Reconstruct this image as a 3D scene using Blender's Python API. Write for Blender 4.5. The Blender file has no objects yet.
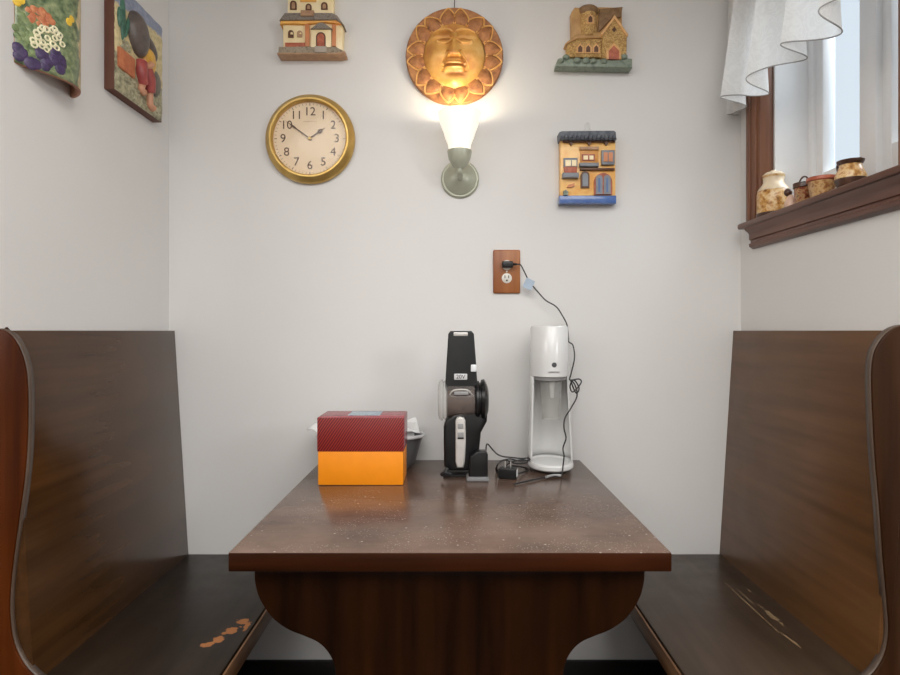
import bpy, bmesh, math, random
from mathutils import Vector, Matrix
random.seed(7)
S = bpy.context.scene
COL = S.collection
PI = math.pi
EYE = 1.175          # eye height = height of the bench backs
WALL = 1.98          # distance of the back wall
F = 600.0            # focal length in pixels (24 mm)
def at(px, py, Y):
    """photograph pixel at distance Y -> point in the room"""
    return Vector(((px - 452) / F * Y, Y, EYE - (py - 331) / F * Y))

# ------------------------------------------------------------------ materials
MATS = {}
class NT:
    def __init__(s, name):
        s.m = bpy.data.materials.new(name); s.m.use_nodes = True
        s.t = s.m.node_tree; s.n = s.t.nodes; s.l = s.t.links
        s.b = s.n['Principled BSDF']; s.out = s.n['Material Output']
        s.tc = None
    def co(s, kind='Object', scale=(1, 1, 1), loc=(0, 0, 0), rot=(0, 0, 0)):
        if s.tc is None: s.tc = s.n.new('ShaderNodeTexCoord')
        mp = s.n.new('ShaderNodeMapping')
        mp.inputs['Scale'].default_value = scale; mp.inputs['Location'].default_value = loc
        mp.inputs['Rotation'].default_value = rot
        s.l.new(s.tc.outputs[kind], mp.inputs['Vector'])
        return mp.outputs['Vector']
    def noise(s, vec, scale=5, detail=4, rough=.55, dist=0.):
        n = s.n.new('ShaderNodeTexNoise'); n.inputs['Scale'].default_value = scale
        n.inputs['Detail'].default_value = detail; n.inputs['Roughness'].default_value = rough
        n.inputs['Distortion'].default_value = dist
        s.l.new(vec, n.inputs['Vector']); return n.outputs['Fac']
    def voronoi(s, vec, scale=10, feature='F1', rnd=1.):
        n = s.n.new('ShaderNodeTexVoronoi'); n.feature = feature
        n.inputs['Scale'].default_value = scale; n.inputs['Randomness'].default_value = rnd
        s.l.new(vec, n.inputs['Vector']); return n
    def ramp(s, fac, stops, interp='LINEAR'):
        r = s.n.new('ShaderNodeValToRGB'); r.color_ramp.interpolation = interp
        e = r.color_ramp.elements
        while len(e) < len(stops): e.new(.5)
        for k, (p, c) in enumerate(stops):
            e[k].position = p
            e[k].color = (c, c, c, 1) if not isinstance(c, (tuple, list)) else (*c[:3], 1)
        s.l.new(fac, r.inputs['Fac']); return r.outputs['Color']
    def mix(s, fac, a, b, mode='MIX'):
        n = s.n.new('ShaderNodeMix'); n.data_type = 'RGBA'; n.blend_type = mode
        for sock, v in ((n.inputs[0], fac), (n.inputs[6], a), (n.inputs[7], b)):
            if isinstance(v, (int, float)): sock.default_value = v
            elif isinstance(v, (tuple, list)): sock.default_value = (*v[:3], 1)
            else: s.l.new(v, sock)
        return n.outputs[2]
    def math(s, op, a, b=0., c=None, clamp=False):
        n = s.n.new('ShaderNodeMath'); n.operation = op; n.use_clamp = clamp
        for k, v in enumerate((a, b) if c is None else (a, b, c)):
            if isinstance(v, (int, float)): n.inputs[k].default_value = v
            else: s.l.new(v, n.inputs[k])
        return n.outputs[0]
    def xyz(s, vec):
        n = s.n.new('ShaderNodeSeparateXYZ'); s.l.new(vec, n.inputs[0]); return n.outputs
    def length(s, vec):
        n = s.n.new('ShaderNodeVectorMath'); n.operation = 'LENGTH'; s.l.new(vec, n.inputs[0]); return n.outputs['Value']
    def blob(s, center, size, rotz=0., nscale=40, namt=.9, soft=.08):
        """1 inside a ragged patch of the given centre and half size (a chip or a scratch)"""
        c, q = math.cos(-rotz), math.sin(-rotz)
        if s.tc is None: s.tc = s.n.new('ShaderNodeTexCoord')
        vm = s.n.new('ShaderNodeVectorMath'); vm.operation = 'SUBTRACT'
        s.l.new(s.tc.outputs['Object'], vm.inputs[0]); vm.inputs[1].default_value = center
        mp = s.n.new('ShaderNodeMapping'); mp.vector_type = 'TEXTURE'
        mp.inputs['Rotation'].default_value = (0, 0, rotz); mp.inputs['Scale'].default_value = size
        s.l.new(vm.outputs[0], mp.inputs['Vector'])
        d = s.length(mp.outputs['Vector'])
        n = s.noise(s.co(), nscale, 3)
        d = s.math('ADD', d, s.math('MULTIPLY', s.math('SUBTRACT', n, .5), namt * 2))
        return s.ramp(d, [(max(0, .62 - soft), 1.), (.62 + soft, 0.)])
    def set(s, **k):
        for nm, v in k.items():
            i = s.b.inputs[{'color': 'Base Color', 'rough': 'Roughness', 'metal': 'Metallic', 'spec': 'Specular IOR Level',
                            'coat': 'Coat Weight', 'trans': 'Transmission Weight', 'ior': 'IOR', 'alpha': 'Alpha',
                            'emit': 'Emission Color', 'estr': 'Emission Strength', 'sub': 'Subsurface Weight', 'coatr': 'Coat Roughness',
                            'sheen': 'Sheen Weight'}[nm]]
            if isinstance(v, (int, float)): i.default_value = v
            elif isinstance(v, (tuple, list)): i.default_value = (*v[:3], 1)
            else: s.l.new(v, i)
        return s
    def bump(s, h, strength=.2, dist=.002):
        n = s.n.new('ShaderNodeBump'); n.inputs['Strength'].default_value = strength; n.inputs['Distance'].default_value = dist
        s.l.new(h, n.inputs['Height']); s.l.new(n.outputs['Normal'], s.b.inputs['Normal'])

def srgb(r, g, b):
    f = lambda c: (c / 255 / 12.92) if c <= 10 else ((c / 255 + .055) / 1.055) ** 2.4
    return (f(r), f(g), f(b))
def plain(name, c, rough=.5, metal=0., spec=.5, var=.12, vscale=30, bump=0., coat=0., bscale=120):
    """paint, plastic, ceramic: one colour with a slight mottling"""
    t = NT(name)
    n = t.noise(t.co(), vscale, 4)
    lo = tuple(max(0, v * (1 - var)) for v in c); hi = tuple(min(1, v * (1 + var)) for v in c)
    t.set(color=t.ramp(n, [(.3, lo), (.7, hi)]), rough=rough, metal=metal, spec=spec, coat=coat)
    if bump: t.bump(t.noise(t.co(), bscale, 5), bump, .003)
    MATS[name] = t.m; return t.m
def speckled(name, cols, scale=60, rough=.4, metal=0., bump=.25, vor=False, coat=0.):
    """hand-painted or stony surface mixed of several colours"""
    t = NT(name)
    if vor:
        v = t.voronoi(t.co(), scale); f = t.xyz(v.outputs['Color'])[0]; h = v.outputs['Distance']
    else:
        f = t.noise(t.co(), scale, 3); h = f
    k = len(cols)
    t.set(color=t.ramp(f, [((.28 + .44 * i / max(1, k - 1)) if not vor else i / k, c) for i, c in enumerate(cols)], 'LINEAR' if not vor else 'CONSTANT'),
          rough=rough, metal=metal, coat=coat)
    t.bump(h, bump, .004)
    MATS[name] = t.m; return t.m
def wood(name, dark, light, grain='y', rough=(.18, .34), scale=1., bump=.06, spec=.5, extra=None):
    t = NT(name)
    st = {'x': (2, 34, 34), 'y': (34, 2, 34), 'z': (34, 34, 2)}[grain]
    v = t.co(scale=tuple(a * scale for a in st))
    n = t.noise(v, 1.0, 4, .5, 0.)
    n2 = t.noise(t.co(), 5, 3)
    c = t.ramp(n, [(.3, dark), (.7, light)])
    c = t.mix(t.math('MULTIPLY', n2, .45), c, tuple(x * .55 for x in dark))
    r = t.ramp(t.noise(t.co(), 9, 5), [(.3, rough[0]), (.72, rough[1])])
    if extra: c, r = extra(t, c, r)
    t.set(color=c, rough=r, spec=spec)
    t.bump(n, bump, .001)
    MATS[name] = t.m; return t.m

# ------------------------------------------------------------------ geometry
ORG = {}
class MB:
    def __init__(s): s.bm = bmesh.new(); s.mi = 0
    def _new(s, verts, faces, smooth=True):
        vs = [s.bm.verts.new(v) for v in verts]; fs = []
        for f in faces:
            try:
                q = s.bm.faces.new([vs[i] for i in f]); q.material_index = s.mi; q.smooth = smooth; fs.append(q)
            except ValueError: pass
        return vs, fs
    def mat(s, i): s.mi = i; return s
    def box(s, x0, x1, y0, y1, z0, z1, bev=0., seg=2, rot=None, about=None):
        b2 = bmesh.new()
        bmesh.ops.create_cube(b2, size=1)
        bmesh.ops.scale(b2, vec=(x1 - x0, y1 - y0, z1 - z0), verts=b2.verts)
        bmesh.ops.translate(b2, vec=((x0 + x1) / 2, (y0 + y1) / 2, (z0 + z1) / 2), verts=b2.verts)
        if bev: bmesh.ops.bevel(b2, geom=list(b2.edges), offset=bev, segments=seg, affect='EDGES', profile=.5)
        return s._merge(b2, rot, about)
    def _merge(s, b2, rot=None, about=None, M=None):
        if rot is not None:
            a = Vector(about)
            bmesh.ops.transform(b2, matrix=Matrix.Translation(a) @ rot @ Matrix.Translation(-a), verts=b2.verts)
        if M is not None: bmesh.ops.transform(b2, matrix=M, verts=b2.verts)
        b2.verts.index_update()
        r = s._new([v.co.copy() for v in b2.verts], [[v.index for v in f.verts] for f in b2.faces])
        b2.free(); return s
    def prism(s, pts, y0, y1, axis='y', bev=0., seg=2):
        """extrude an outline; pts are (a,b): axis y -> (x,z), axis x -> (y,z), axis z -> (x,y)"""
        b2 = bmesh.new()
        mk = {'y': lambda a, b, c: (a, c, b), 'x': lambda a, b, c: (c, a, b), 'z': lambda a, b, c: (a, b, c)}[axis]
        A = [b2.verts.new(mk(a, b, y0)) for a, b in pts]; B = [b2.verts.new(mk(a, b, y1)) for a, b in pts]
        n = len(pts)
        fa = b2.faces.new(A); fb = b2.faces.new(B[::-1])
        for i in range(n): b2.faces.new((A[i], B[i], B[(i + 1) % n], A[(i + 1) % n]))
        bmesh.ops.recalc_face_normals(b2, faces=b2.faces)
        if bev:
            ed = [e for e in b2.edges if (e.verts[0] in A and e.verts[1] in A) or (e.verts[0] in B and e.verts[1] in B)]
            bmesh.ops.bevel(b2, geom=ed, offset=bev, segments=seg, affect='EDGES', profile=.5)
        return s._merge(b2)
    def lathe(s, prof, c, axis='z', n=32, sx=1., sy=1., a0=0., a1=2 * PI, M=None, cap=False):
        """revolve (r,h) about an axis through c"""
        full = abs(a1 - a0 - 2 * PI) < 1e-6
        m = n if full else n + 1
        V = []; c = Vector(c)
        for r, h in prof:
            for k in range(m):
                a = a0 + (a1 - a0) * k / n
                x, y = r * math.cos(a) * sx, r * math.sin(a) * sy
                p = {'z': Vector((x, y, h)), 'y': Vector((x, h, y)), 'x': Vector((h, x, y))}[axis]
                if M is not None: p = M @ p
                V.append(c + p)
        Fc = []
        for i in range(len(prof) - 1):
            for k in range(n):
                k2 = (k + 1) % m
                Fc.append((i * m + k, i * m + k2, (i + 1) * m + k2, (i + 1) * m + k))
        if full and prof[0][0] > 1e-6: Fc.append(tuple(range(m - 1, -1, -1)))
        if full and prof[-1][0] > 1e-6: Fc.append(tuple((len(prof) - 1) * m + k for k in range(m)))
        s._new(V, Fc); return s
    def tube(s, pts, r, n=8, smooth=True, sub=6, closed=False, taper=None):
        P = [Vector(p) for p in pts]
        if sub > 1 and len(P) > 2:
            Q = []
            L = len(P); rng = range(L if closed else L - 1)
            for i in rng:
                g = (lambda j: P[j % L]) if closed else (lambda j: P[max(0, min(L - 1, j))])
                p0, p1, p2, p3 = g(i - 1), g(i), g(i + 1), g(i + 2)
                for k in range(sub):
                    t = k / sub
                    Q.append(.5 * ((2 * p1) + (p2 - p0) * t + (2 * p0 - 5 * p1 + 4 * p2 - p3) * t * t + (3 * p1 - p0 - 3 * p2 + p3) * t ** 3))
            if not closed: Q.append(P[-1])
            P = Q
        V = []; Fc = []; L = len(P); up = None
        for i, p in enumerate(P):
            d = (P[(i + 1) % L] - P[i - 1]) if closed else (P[min(L - 1, i + 1)] - P[max(0, i - 1)])
            if d.length < 1e-9: d = Vector((0, 0, 1))
            d.normalize()
            if up is None: up = Vector((0, 0, 1)) if abs(d.z) < .9 else Vector((1, 0, 0))
            u = up - d * up.dot(d)
            if u.length < 1e-6: u = d.orthogonal()
            u.normalize(); w = d.cross(u); up = u
            rr = r if taper is None else r * taper(i / max(1, L - 1))
            for k in range(n):
                a = 2 * PI * k / n; V.append(p + (u * math.cos(a) + w * math.sin(a)) * rr)
        for i in range(L if closed else L - 1):
            j = (i + 1) % L
            for k in range(n):
                k2 = (k + 1) % n; Fc.append((i * n + k, i * n + k2, j * n + k2, j * n + k))
        if not closed: Fc += [tuple(range(n - 1, -1, -1)), tuple((L - 1) * n + k for k in range(n))]
        s._new(V, Fc); return s
    def ball(s, c, rx, ry=None, rz=None, u=16, v=10, M=None):
        ry = rx if ry is None else ry; rz = rx if rz is None else rz
        b2 = bmesh.new(); bmesh.ops.create_uvsphere(b2, u_segments=u, v_segments=v, radius=1)
        bmesh.ops.scale(b2, vec=(rx, ry, rz), verts=b2.verts)
        if M is not None: bmesh.ops.transform(b2, matrix=M, verts=b2.verts)
        bmesh.ops.translate(b2, vec=c, verts=b2.verts)
        return s._merge(b2)
    def grid(s, fn, nu, nv, closed_back=None):
        V = [fn(i / nu, j / nv) for j in range(nv + 1) for i in range(nu + 1)]
        Fc = [(j * (nu + 1) + i, j * (nu + 1) + i + 1, (j + 1) * (nu + 1) + i + 1, (j + 1) * (nu + 1) + i) for j in range(nv) for i in range(nu)]
        s._new(V, Fc); return s
    def text(s, body, c, size, depth=.0008, rotm=None, align='CENTER'):
        cu = bpy.data.curves.new('t', 'FONT'); cu.body = body; cu.size = size; cu.align_x = align; cu.align_y = 'CENTER'; cu.extrude = depth / 2
        o = bpy.data.objects.new('t', cu); COL.objects.link(o)
        dg = bpy.context.evaluated_depsgraph_get()
        me = bpy.data.meshes.new_from_object(o.evaluated_get(dg))
        b2 = bmesh.new(); b2.from_mesh(me)
        bpy.data.objects.remove(o); bpy.data.curves.remove(cu); bpy.data.meshes.remove(me)
        M = Matrix.Translation(Vector(c)) @ (rotm if rotm is not None else Matrix.Rotation(PI / 2, 4, 'X'))
        return s._merge(b2, M=M)
    def build(s, name, mats, parent=None, origin=None, angle=38, solid=0., label=None):
        if not isinstance(mats, (list, tuple)): mats = [mats]
        bmesh.ops.recalc_face_normals(s.bm, faces=s.bm.faces)
        o_ = Vector(ORG[parent.name]) if parent is not None else Vector(origin if origin is not None else (0, 0, 0))
        bmesh.ops.translate(s.bm, vec=-o_, verts=s.bm.verts)
        me = bpy.data.meshes.new(name); s.bm.to_mesh(me); s.bm.free()
        for m in mats: me.materials.append(m)
        me.set_sharp_from_angle(angle=math.radians(angle))
        o = bpy.data.objects.new(name, me); COL.objects.link(o)
        if parent is not None: o.parent = parent
        else: o.location = o_
        ORG[o.name] = o_
        if solid:
            md = o.modifiers.new('thickness', 'SOLIDIFY'); md.thickness = solid; md.offset = 0
        if label: o['label'] = label
        return o
def tag(o, label, cat, group=None):
    o['label'] = label; o['category'] = cat
    if group: o['group'] = group
    return o
def thing(name, loc, label, cat, group=None):
    o = bpy.data.objects.new(name, None); COL.objects.link(o); o.location = loc; o.empty_display_size = .05
    ORG[o.name] = Vector(loc); return tag(o, label, cat, group)
def struct(o): o['kind'] = 'structure'; return o
def rz(a): return Matrix.Rotation(a, 4, 'Z')

# ------------------------------------------------------------------ materials used
paint = plain('wall_paint', (.735, .722, .705), .55, spec=.3, var=.012, vscale=3, bump=.03, bscale=240)
ceil_m = plain('ceiling_paint', (.8, .8, .78), .8, var=.02)
floor_m = wood('floor_boards', (.05, .025, .014), (.10, .05, .028), 'y', (.25, .4))
black_trim = plain('dark_baseboard', (.012, .010, .009), .4)
white_vinyl = plain('white_vinyl', (.88, .88, .88), .35, var=.01)
casing_m = wood('brown_casing', (.14, .052, .025), (.30, .125, .062), 'z', (.29, .4))
stool_m = wood('brown_sill_board', (.09, .032, .018), (.19, .08, .046), 'y', (.29, .36))

# bench wood with wear
def chips_left(t, c, r):
    bare = (.42, .17, .06)
    for ctr, sz, ro in (((-.543, 1.470, .44), (.022, .034, .06), -.75), ((-.556, 1.432, .44), (.024, .022, .06), -.9), ((-.573, 1.405, .44), (.020, .022, .06), -.4), ((-.527, 1.520, .44), (.026, .020, .06), .2), ((-.510, 1.490, .44), (.010, .030, .06), 0)):
        m = t.blob((ctr[0] + .72, ctr[1] - 1.6, ctr[2]), sz, ro, 48, .8, .05)
        c = t.mix(m, c, bare); r = t.mix(m, r, (.6, .6, .6))
    sc = t.voronoi(t.co(), 26).outputs['Distance']
    c = t.mix(t.ramp(sc, [(.02, 1.), (.035, 0.)]), c, (.25, .2, .16))
    return c, r
def chips_right(t, c, r):
    pale = (.36, .24, .13)
    for ctr, sz, ro, na in (((.797, 1.62, .44), (.0035, .22, .06), 0, .55), ((.812, 1.66, .44), (.0025, .09, .06), 0, .6), ((.826, 1.55, .44), (.012, .075, .06), .05, .75), ((.842, 1.70, .44), (.004, .02, .06), 0, .5), ((.806, 1.43, .44), (.006, .05, .06), .1, .6)):
        m = t.blob((ctr[0] - .72, ctr[1] - 1.6, ctr[2]), sz, ro, 60, na, .08)
        c = t.mix(t.math('MULTIPLY', m, .6), c, pale); r = t.mix(m, r, (.5, .5, .5))
    return c, r
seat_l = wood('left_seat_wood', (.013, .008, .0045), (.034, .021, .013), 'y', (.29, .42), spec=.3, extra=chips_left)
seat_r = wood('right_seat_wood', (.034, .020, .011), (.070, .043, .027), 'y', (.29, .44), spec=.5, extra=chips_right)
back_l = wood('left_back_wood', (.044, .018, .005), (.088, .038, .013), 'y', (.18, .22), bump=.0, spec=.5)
back_r = wood('right_back_wood', (.10, .042, .012), (.165, .074, .026), 'y', (.29, .38), bump=.0, spec=.4)  # base colour lifted to include the left lamp's reflection
panel_l = wood('left_end_panel_wood', (.036, .007, .001), (.110, .025, .0035), 'z', (.29, .4), bump=.03, spec=.14)
panel_r = wood('right_end_panel_wood', (.022, .007, .002), (.054, .020, .0065), 'z', (.29, .38), bump=.03, spec=.2)
edge_m = wood('worn_wood_edge', (.06, .036, .023), (.14, .095, .068), 'z', (.35, .5))
cleat_m = wood('seat_edge_wood', (.13, .06, .025), (.26, .13, .055), 'y', (.35, .5))

def table_wear_and_sheen(t, c, r):
    v = t.co()
    wear_sheen = t.math('MULTIPLY', t.ramp(t.noise(v, 4.5, 5, .6), [(.30, .30), (.68, 1.)]),
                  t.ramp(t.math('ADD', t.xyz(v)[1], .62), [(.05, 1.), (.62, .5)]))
    c = t.mix(t.math('MULTIPLY', wear_sheen, .8), c, (.30, .195, .145))  # wear haze with the wall's reflection mixed into the colour, palest in front
    streak = t.noise(t.co(scale=(3, 60, 10)), 1., 4)
    c = t.mix(t.math('MULTIPLY', t.ramp(streak, [(.55, 0.), (.75, 1.)]), .25), c, (.2, .14, .11))
    d = t.voronoi(v, 46).outputs['Distance']
    spk = t.math('MULTIPLY', t.ramp(d, [(.07, 1.), (.13, 0.)]), t.ramp(t.noise(v, 8, 3), [(.42, 0.), (.52, 1.)]))
    d2 = t.voronoi(v, 150).outputs['Distance']
    spk2 = t.math('MULTIPLY', t.ramp(d2, [(.14, 1.), (.24, 0.)]), t.ramp(t.noise(v, 11, 3), [(.46, 0.), (.55, 1.)]))
    c = t.mix(t.math('MULTIPLY', spk, .6), c, (.55, .47, .40)); c = t.mix(t.math('MULTIPLY', spk2, .45), c, (.5, .43, .37))
    for ctr, sz, ro in (((.252, -.19, 0), (.024, .006, .06), .1), ((.205, -.21, 0), (.012, .012, .06), 0), ((.345, -.26, 0), (.010, .05, .06), .2), ((.38, -.34, 0), (.016, .02, .06), .2), ((-.10, -.29, 0), (.012, .012, .06), 0), ((.07, -.30, 0), (.012, .010, .06), 0)):
        m = t.blob(ctr, sz, ro, 70, .8, .08)
        c = t.mix(m, c, (.5, .36, .26)); r = t.mix(m, r, (.6, .6, .6))
    r = t.mix(wear_sheen, r, (.25, .25, .25))
    return c, r
table_m = wood('worn_table_wood', (.022, .009, .0045), (.060, .026, .014), 'x', (.15, .25), extra=table_wear_and_sheen, bump=.02)
table_edge = wood('table_edge_wood', (.014, .0035, .0008), (.054, .0135, .0034), 'x', (.3, .45), spec=.12)
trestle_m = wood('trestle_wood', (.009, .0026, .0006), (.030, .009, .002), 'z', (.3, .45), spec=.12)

# ------------------------------------------------------------------ room
LX, RX = -.934, .954
CEIL = 2.5
def slab(name, m, *a, **k):
    return struct(MB().box(*a).build(name, m))
struct(MB().prism([(-2.8, -2.8), (3.3, -2.8), (3.3, 1.17), (RX + .17, 1.17), (RX + .17, WALL + .1), (-2.8, WALL + .1)], -.05, 0, 'z').build('floor', floor_m))
struct(MB().prism([(-2.8, -2.8), (3.3, -2.8), (3.3, 1.17), (RX + .17, 1.17), (RX + .17, WALL + .1), (-2.8, WALL + .1)], CEIL, CEIL + .05, 'z').build('ceiling', ceil_m))
slab('wall_back', paint, LX - .1, RX + .16, WALL, WALL + .1, 0, CEIL)
slab('wall_left', paint, LX - .1, LX, 1.26, WALL, 0, CEIL)
slab('wall_return_left', paint, -2.7, LX, 1.24, 1.26, 0, CEIL)
WY0, WY1, WZ0, WZ1 = 1.255, 1.862, 1.505, 2.32          # window opening
b = MB()
for (y0, y1, z0, z1) in ((1.14, WY0, 0, CEIL), (WY1, WALL, 0, CEIL), (WY0, WY1, 0, WZ0), (WY0, WY1, WZ1, CEIL)):
    b.box(RX, RX + .17, y0, y1, z0, z1)
struct(b.build('wall_right', paint))
slab('wall_far_left', paint, -2.8, -2.7, -2.8, 1.34, 0, CEIL)
slab('wall_return_right', paint, RX + .17, 3.2, 1.14, 1.17, 0, CEIL)
slab('wall_far_right', paint, 3.2, 3.3, -2.8, 1.17, 0, CEIL)
slab('wall_front', paint, -2.8, 3.3, -2.8, -2.7, 0, CEIL)
struct(MB().box(LX, RX, WALL - .014, WALL, 0, .092, .003).build('baseboard_back', black_trim))

# ------------------------------------------------------------------ window
GX = 1.085            # inner face of the window unit
win = bpy.data.objects.new('window_1', None); COL.objects.link(win); win.location = (RX, (WY0 + WY1) / 2, WZ0)
ORG[win.name] = Vector(win.location); struct(win)
win['label'] = 'white double window with brown wooden casing on the right wall'
b = MB()
def casing_strip(b, y0, y1, z0, z1):
    b.box(RX - .020, RX, y0, y1, z0, z1, .003)
b.box(RX - .020, RX, WY1 - .010, WY1 + .034, WZ0, WZ1 + .06, .004)
b.box(RX - .026, RX, WY1 + .014, WY1 + .036, WZ0, WZ1 + .06, .004)
b.box(RX - .012, RX + .03, WY1 - .028, WY1 - .002, WZ0, WZ1, .003)
b.box(RX - .020, RX, WY0 - .056, WY0 + .004, WZ0, WZ1 + .06, .004)
b.box(RX - .020, RX, WY0 - .056, WY1 + .044, WZ1, WZ1 + .07, .004)
b.build('casing', casing_m, win)
b = MB()
b.box(RX - .04, GX + .02, WY0 - .075, 1.925, 1.499, 1.517, .006, 3)
b.build('stool', stool_m, win)
b = MB()
b.prism([(RX, 1.499), (RX - .032, 1.499), (RX - .030, 1.492), (RX - .020, 1.484), (RX - .017, 1.478), (RX - .017, 1.462), (RX - .012, 1.460), (RX - .012, 1.452), (RX - .018, 1.449), (RX - .016, 1.440), (RX - .006, 1.434), (RX, 1.434)], WY0 - .056, 1.893, 'y')
b.build('apron', stool_m, win)
# white jamb lining + frame + two sashes
b = MB()
b.box(RX + .004, GX + .06, WY1 - .012, WY1 + .002, 1.517, WZ1, .001)
b.box(RX + .03, GX + .058, WY1 - .034, WY1 - .0125, 1.5175, WZ1 - .001, .002)
b.box(RX + .004, GX + .06, WY0 - .002, WY0 + .012, 1.517, WZ1, .001)
b.box(RX + .005, GX + .059, WY0 + .013, WY1 - .013, WZ1 - .012, WZ1 - .0005, .001)
b.build('jamb', white_vinyl, win)
b = MB()
MIDY = (WY0 + WY1) / 2
b.box(GX, GX + .07, WY1 - .055, WY1 - .012, 1.517, WZ1, .003)
b.box(GX, GX + .07, WY0 + .012, WY0 + .055, 1.517, WZ1, .003)
b.box(GX + .001, GX + .069, WY0 + .013, WY1 - .013, 1.516, 1.575, .002)
b.box(GX + .001, GX + .069, WY0 + .013, WY1 - .013, WZ1 - .08, WZ1 - .001, .002)
b.box(GX - .006, GX + .07, MIDY - .030, MIDY + .030, 1.517, WZ1, .004)
b.build('frame', white_vinyl, win)
glass = NT('window_glass')
tr = glass.n.new('ShaderNodeBsdfTransparent'); gl = glass.n.new('ShaderNodeBsdfGlossy'); mx = glass.n.new('ShaderNodeMixShader')
tr.inputs['Color'].default_value = (.93, .97, 1, 1); gl.inputs['Roughness'].default_value = .02
lw = glass.n.new('ShaderNodeLayerWeight'); glass.l.new(glass.math('MULTIPLY', glass.math('POWER', lw.outputs['Facing'], 5.), .5), mx.inputs[0]); glass.l.new(tr.outputs[0], mx.inputs[1]); glass.l.new(gl.outputs[0], mx.inputs[2])
glass.l.new(mx.outputs[0], glass.out.inputs['Surface'])
for (y0, y1) in ((WY0 + .050, MIDY - .024), (MIDY + .024, WY1 - .050)):
    sb = MB()
    x0, x1 = GX + .012, GX + .05
    w = .036
    for q in ((y0, y0 + w, 1.57, WZ1 - .07), (y1 - w, y1, 1.57, WZ1 - .07), (y0 + w - .002, y1 - w + .002, 1.571, 1.57 + .075), (y0 + w - .002, y1 - w + .002, WZ1 - .07 - w, WZ1 - .071)):
        sb.box(x0 + (.001 if q[1] - q[0] > w + .001 else 0), x1 - (.001 if q[1] - q[0] > w + .001 else 0), *q, .005)
    so = sb.build('sash', white_vinyl, win)
    MB().box(GX + .03, GX + .034, y0 + w - .005, y1 - w + .005, 1.64, WZ1 - .07 - w + .005).build('pane', glass.m, so)

# ------------------------------------------------------------------ booth benches
def px_poly(pts, Y): return [(at(x, y, Y).x, at(x, y, Y).z) for x, y in pts]
def smooth_poly(pts, sub=5):
    out = []; n = len(pts)
    for i in range(n - 1):
        p0, p1, p2, p3 = [Vector(pts[max(0, min(n - 1, i + k))]) for k in (-1, 0, 1, 2)]
        for k in range(sub):
            t = k / sub
            q = .5 * ((2 * p1) + (p2 - p0) * t + (2 * p0 - 5 * p1 + 4 * p2 - p3) * t * t + (3 * p1 - p0 - 3 * p2 + p3) * t ** 3)
            out.append((q.x, q.y))
    out.append(tuple(pts[-1])); return out
PY = 1.232            # near face of the end panels
def bench(sign, label, sm, bm_, pm, edge_px, wallx, top_in, seat_in, seat_edge):
    t = thing('booth_bench', (sign * .72, 1.6, 0), label, 'bench', 'booth benches')
    b = MB()
    x0, x1 = sorted((seat_in + sign * .02, seat_edge))
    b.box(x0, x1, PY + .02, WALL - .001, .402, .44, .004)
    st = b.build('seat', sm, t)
    e = MB(); xe = seat_edge - sign * .002
    e.box(min(xe, xe - sign * .006) , max(xe, xe - sign * .006), PY + .025, WALL - .002, .393, .436, .002)
    e.build('front_edge', cleat_m, st)
    b = MB()
    tk = .020
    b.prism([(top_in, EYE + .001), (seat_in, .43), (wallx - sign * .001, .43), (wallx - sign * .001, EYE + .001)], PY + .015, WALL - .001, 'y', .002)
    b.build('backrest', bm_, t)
    # end panel cut to a curve
    inner = smooth_poly([(p.x, p.z) for p in (at(x + (-6 if sign < 0 else 2.5), y, PY) for x, y in edge_px)], 5)
    wx = wallx - sign * .002
    poly = [(wx, inner[0][1])] + inner + [(seat_edge - sign * -.02, .42), (seat_edge - sign * -.02, 0), (wx, 0)]
    b = MB(); b.prism(poly, PY, PY + .022, 'y', .003)
    po = b.build('end_panel', pm, t)
    # worn rounded edge strip following the curve
    e = MB()
    off = sign * -.0008
    st_ = [Vector((x + off, PY + .0125, z)) for x, z in inner[2:]]
    V = []; Fc = []
    for p in st_: V += [p + Vector((0, -.0085, 0)), p + Vector((0, .0085, 0))]
    for i in range(len(st_) - 1): Fc.append((2 * i, 2 * i + 1, 2 * i + 3, 2 * i + 2))
    e._new(V, Fc); e.build('edge_banding', edge_m, po, solid=.0012)
    # front board under the seat, set well back, and the wall cleat
    fx = seat_in - sign * .16
    b = MB(); b.box(min(fx, fx + sign * .018), max(fx, fx + sign * .018), PY + .022, WALL - .02, 0, .402)
    b.build('kickboard', pm, t)
    return t
edgeL = [(-6, 328.5), (4, 329), (12, 332), (20, 340), (27, 354), (31.5, 372), (33, 398), (32.5, 440), (29.5, 480), (24, 520), (19, 556), (15.5, 590), (15, 615), (18, 640), (26, 660), (37, 674), (52, 684), (80, 689)]
edgeR = [(912, 324), (900, 325.5), (891, 329), (883, 335.5), (875.5, 346), (871, 360), (870, 385), (871.5, 425), (874, 465), (878, 510), (881.5, 560), (885.5, 605), (887, 632), (884, 652), (877, 667), (866, 679), (850, 686), (822, 690)]
bench(-1, 'left booth bench of dark glossy wood with a chipped orange patch on its seat', seat_l, back_l, panel_l, edgeL, LX, -.914, -.868, -.497)
bench(1, 'right booth bench of brown wood with long pale scratches on its seat, below the window', seat_r, back_r, panel_r, edgeR, RX, .927, .881, .497)

# ------------------------------------------------------------------ table
TZ = .75
tb = thing('booth_table', (0, 1.56, 0), 'dark brown wooden booth table with worn scratched top between the two benches', 'table')
TX0, TX1, TY0, TY1 = -.4295, .4218, 1.15, WALL - .002
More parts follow.
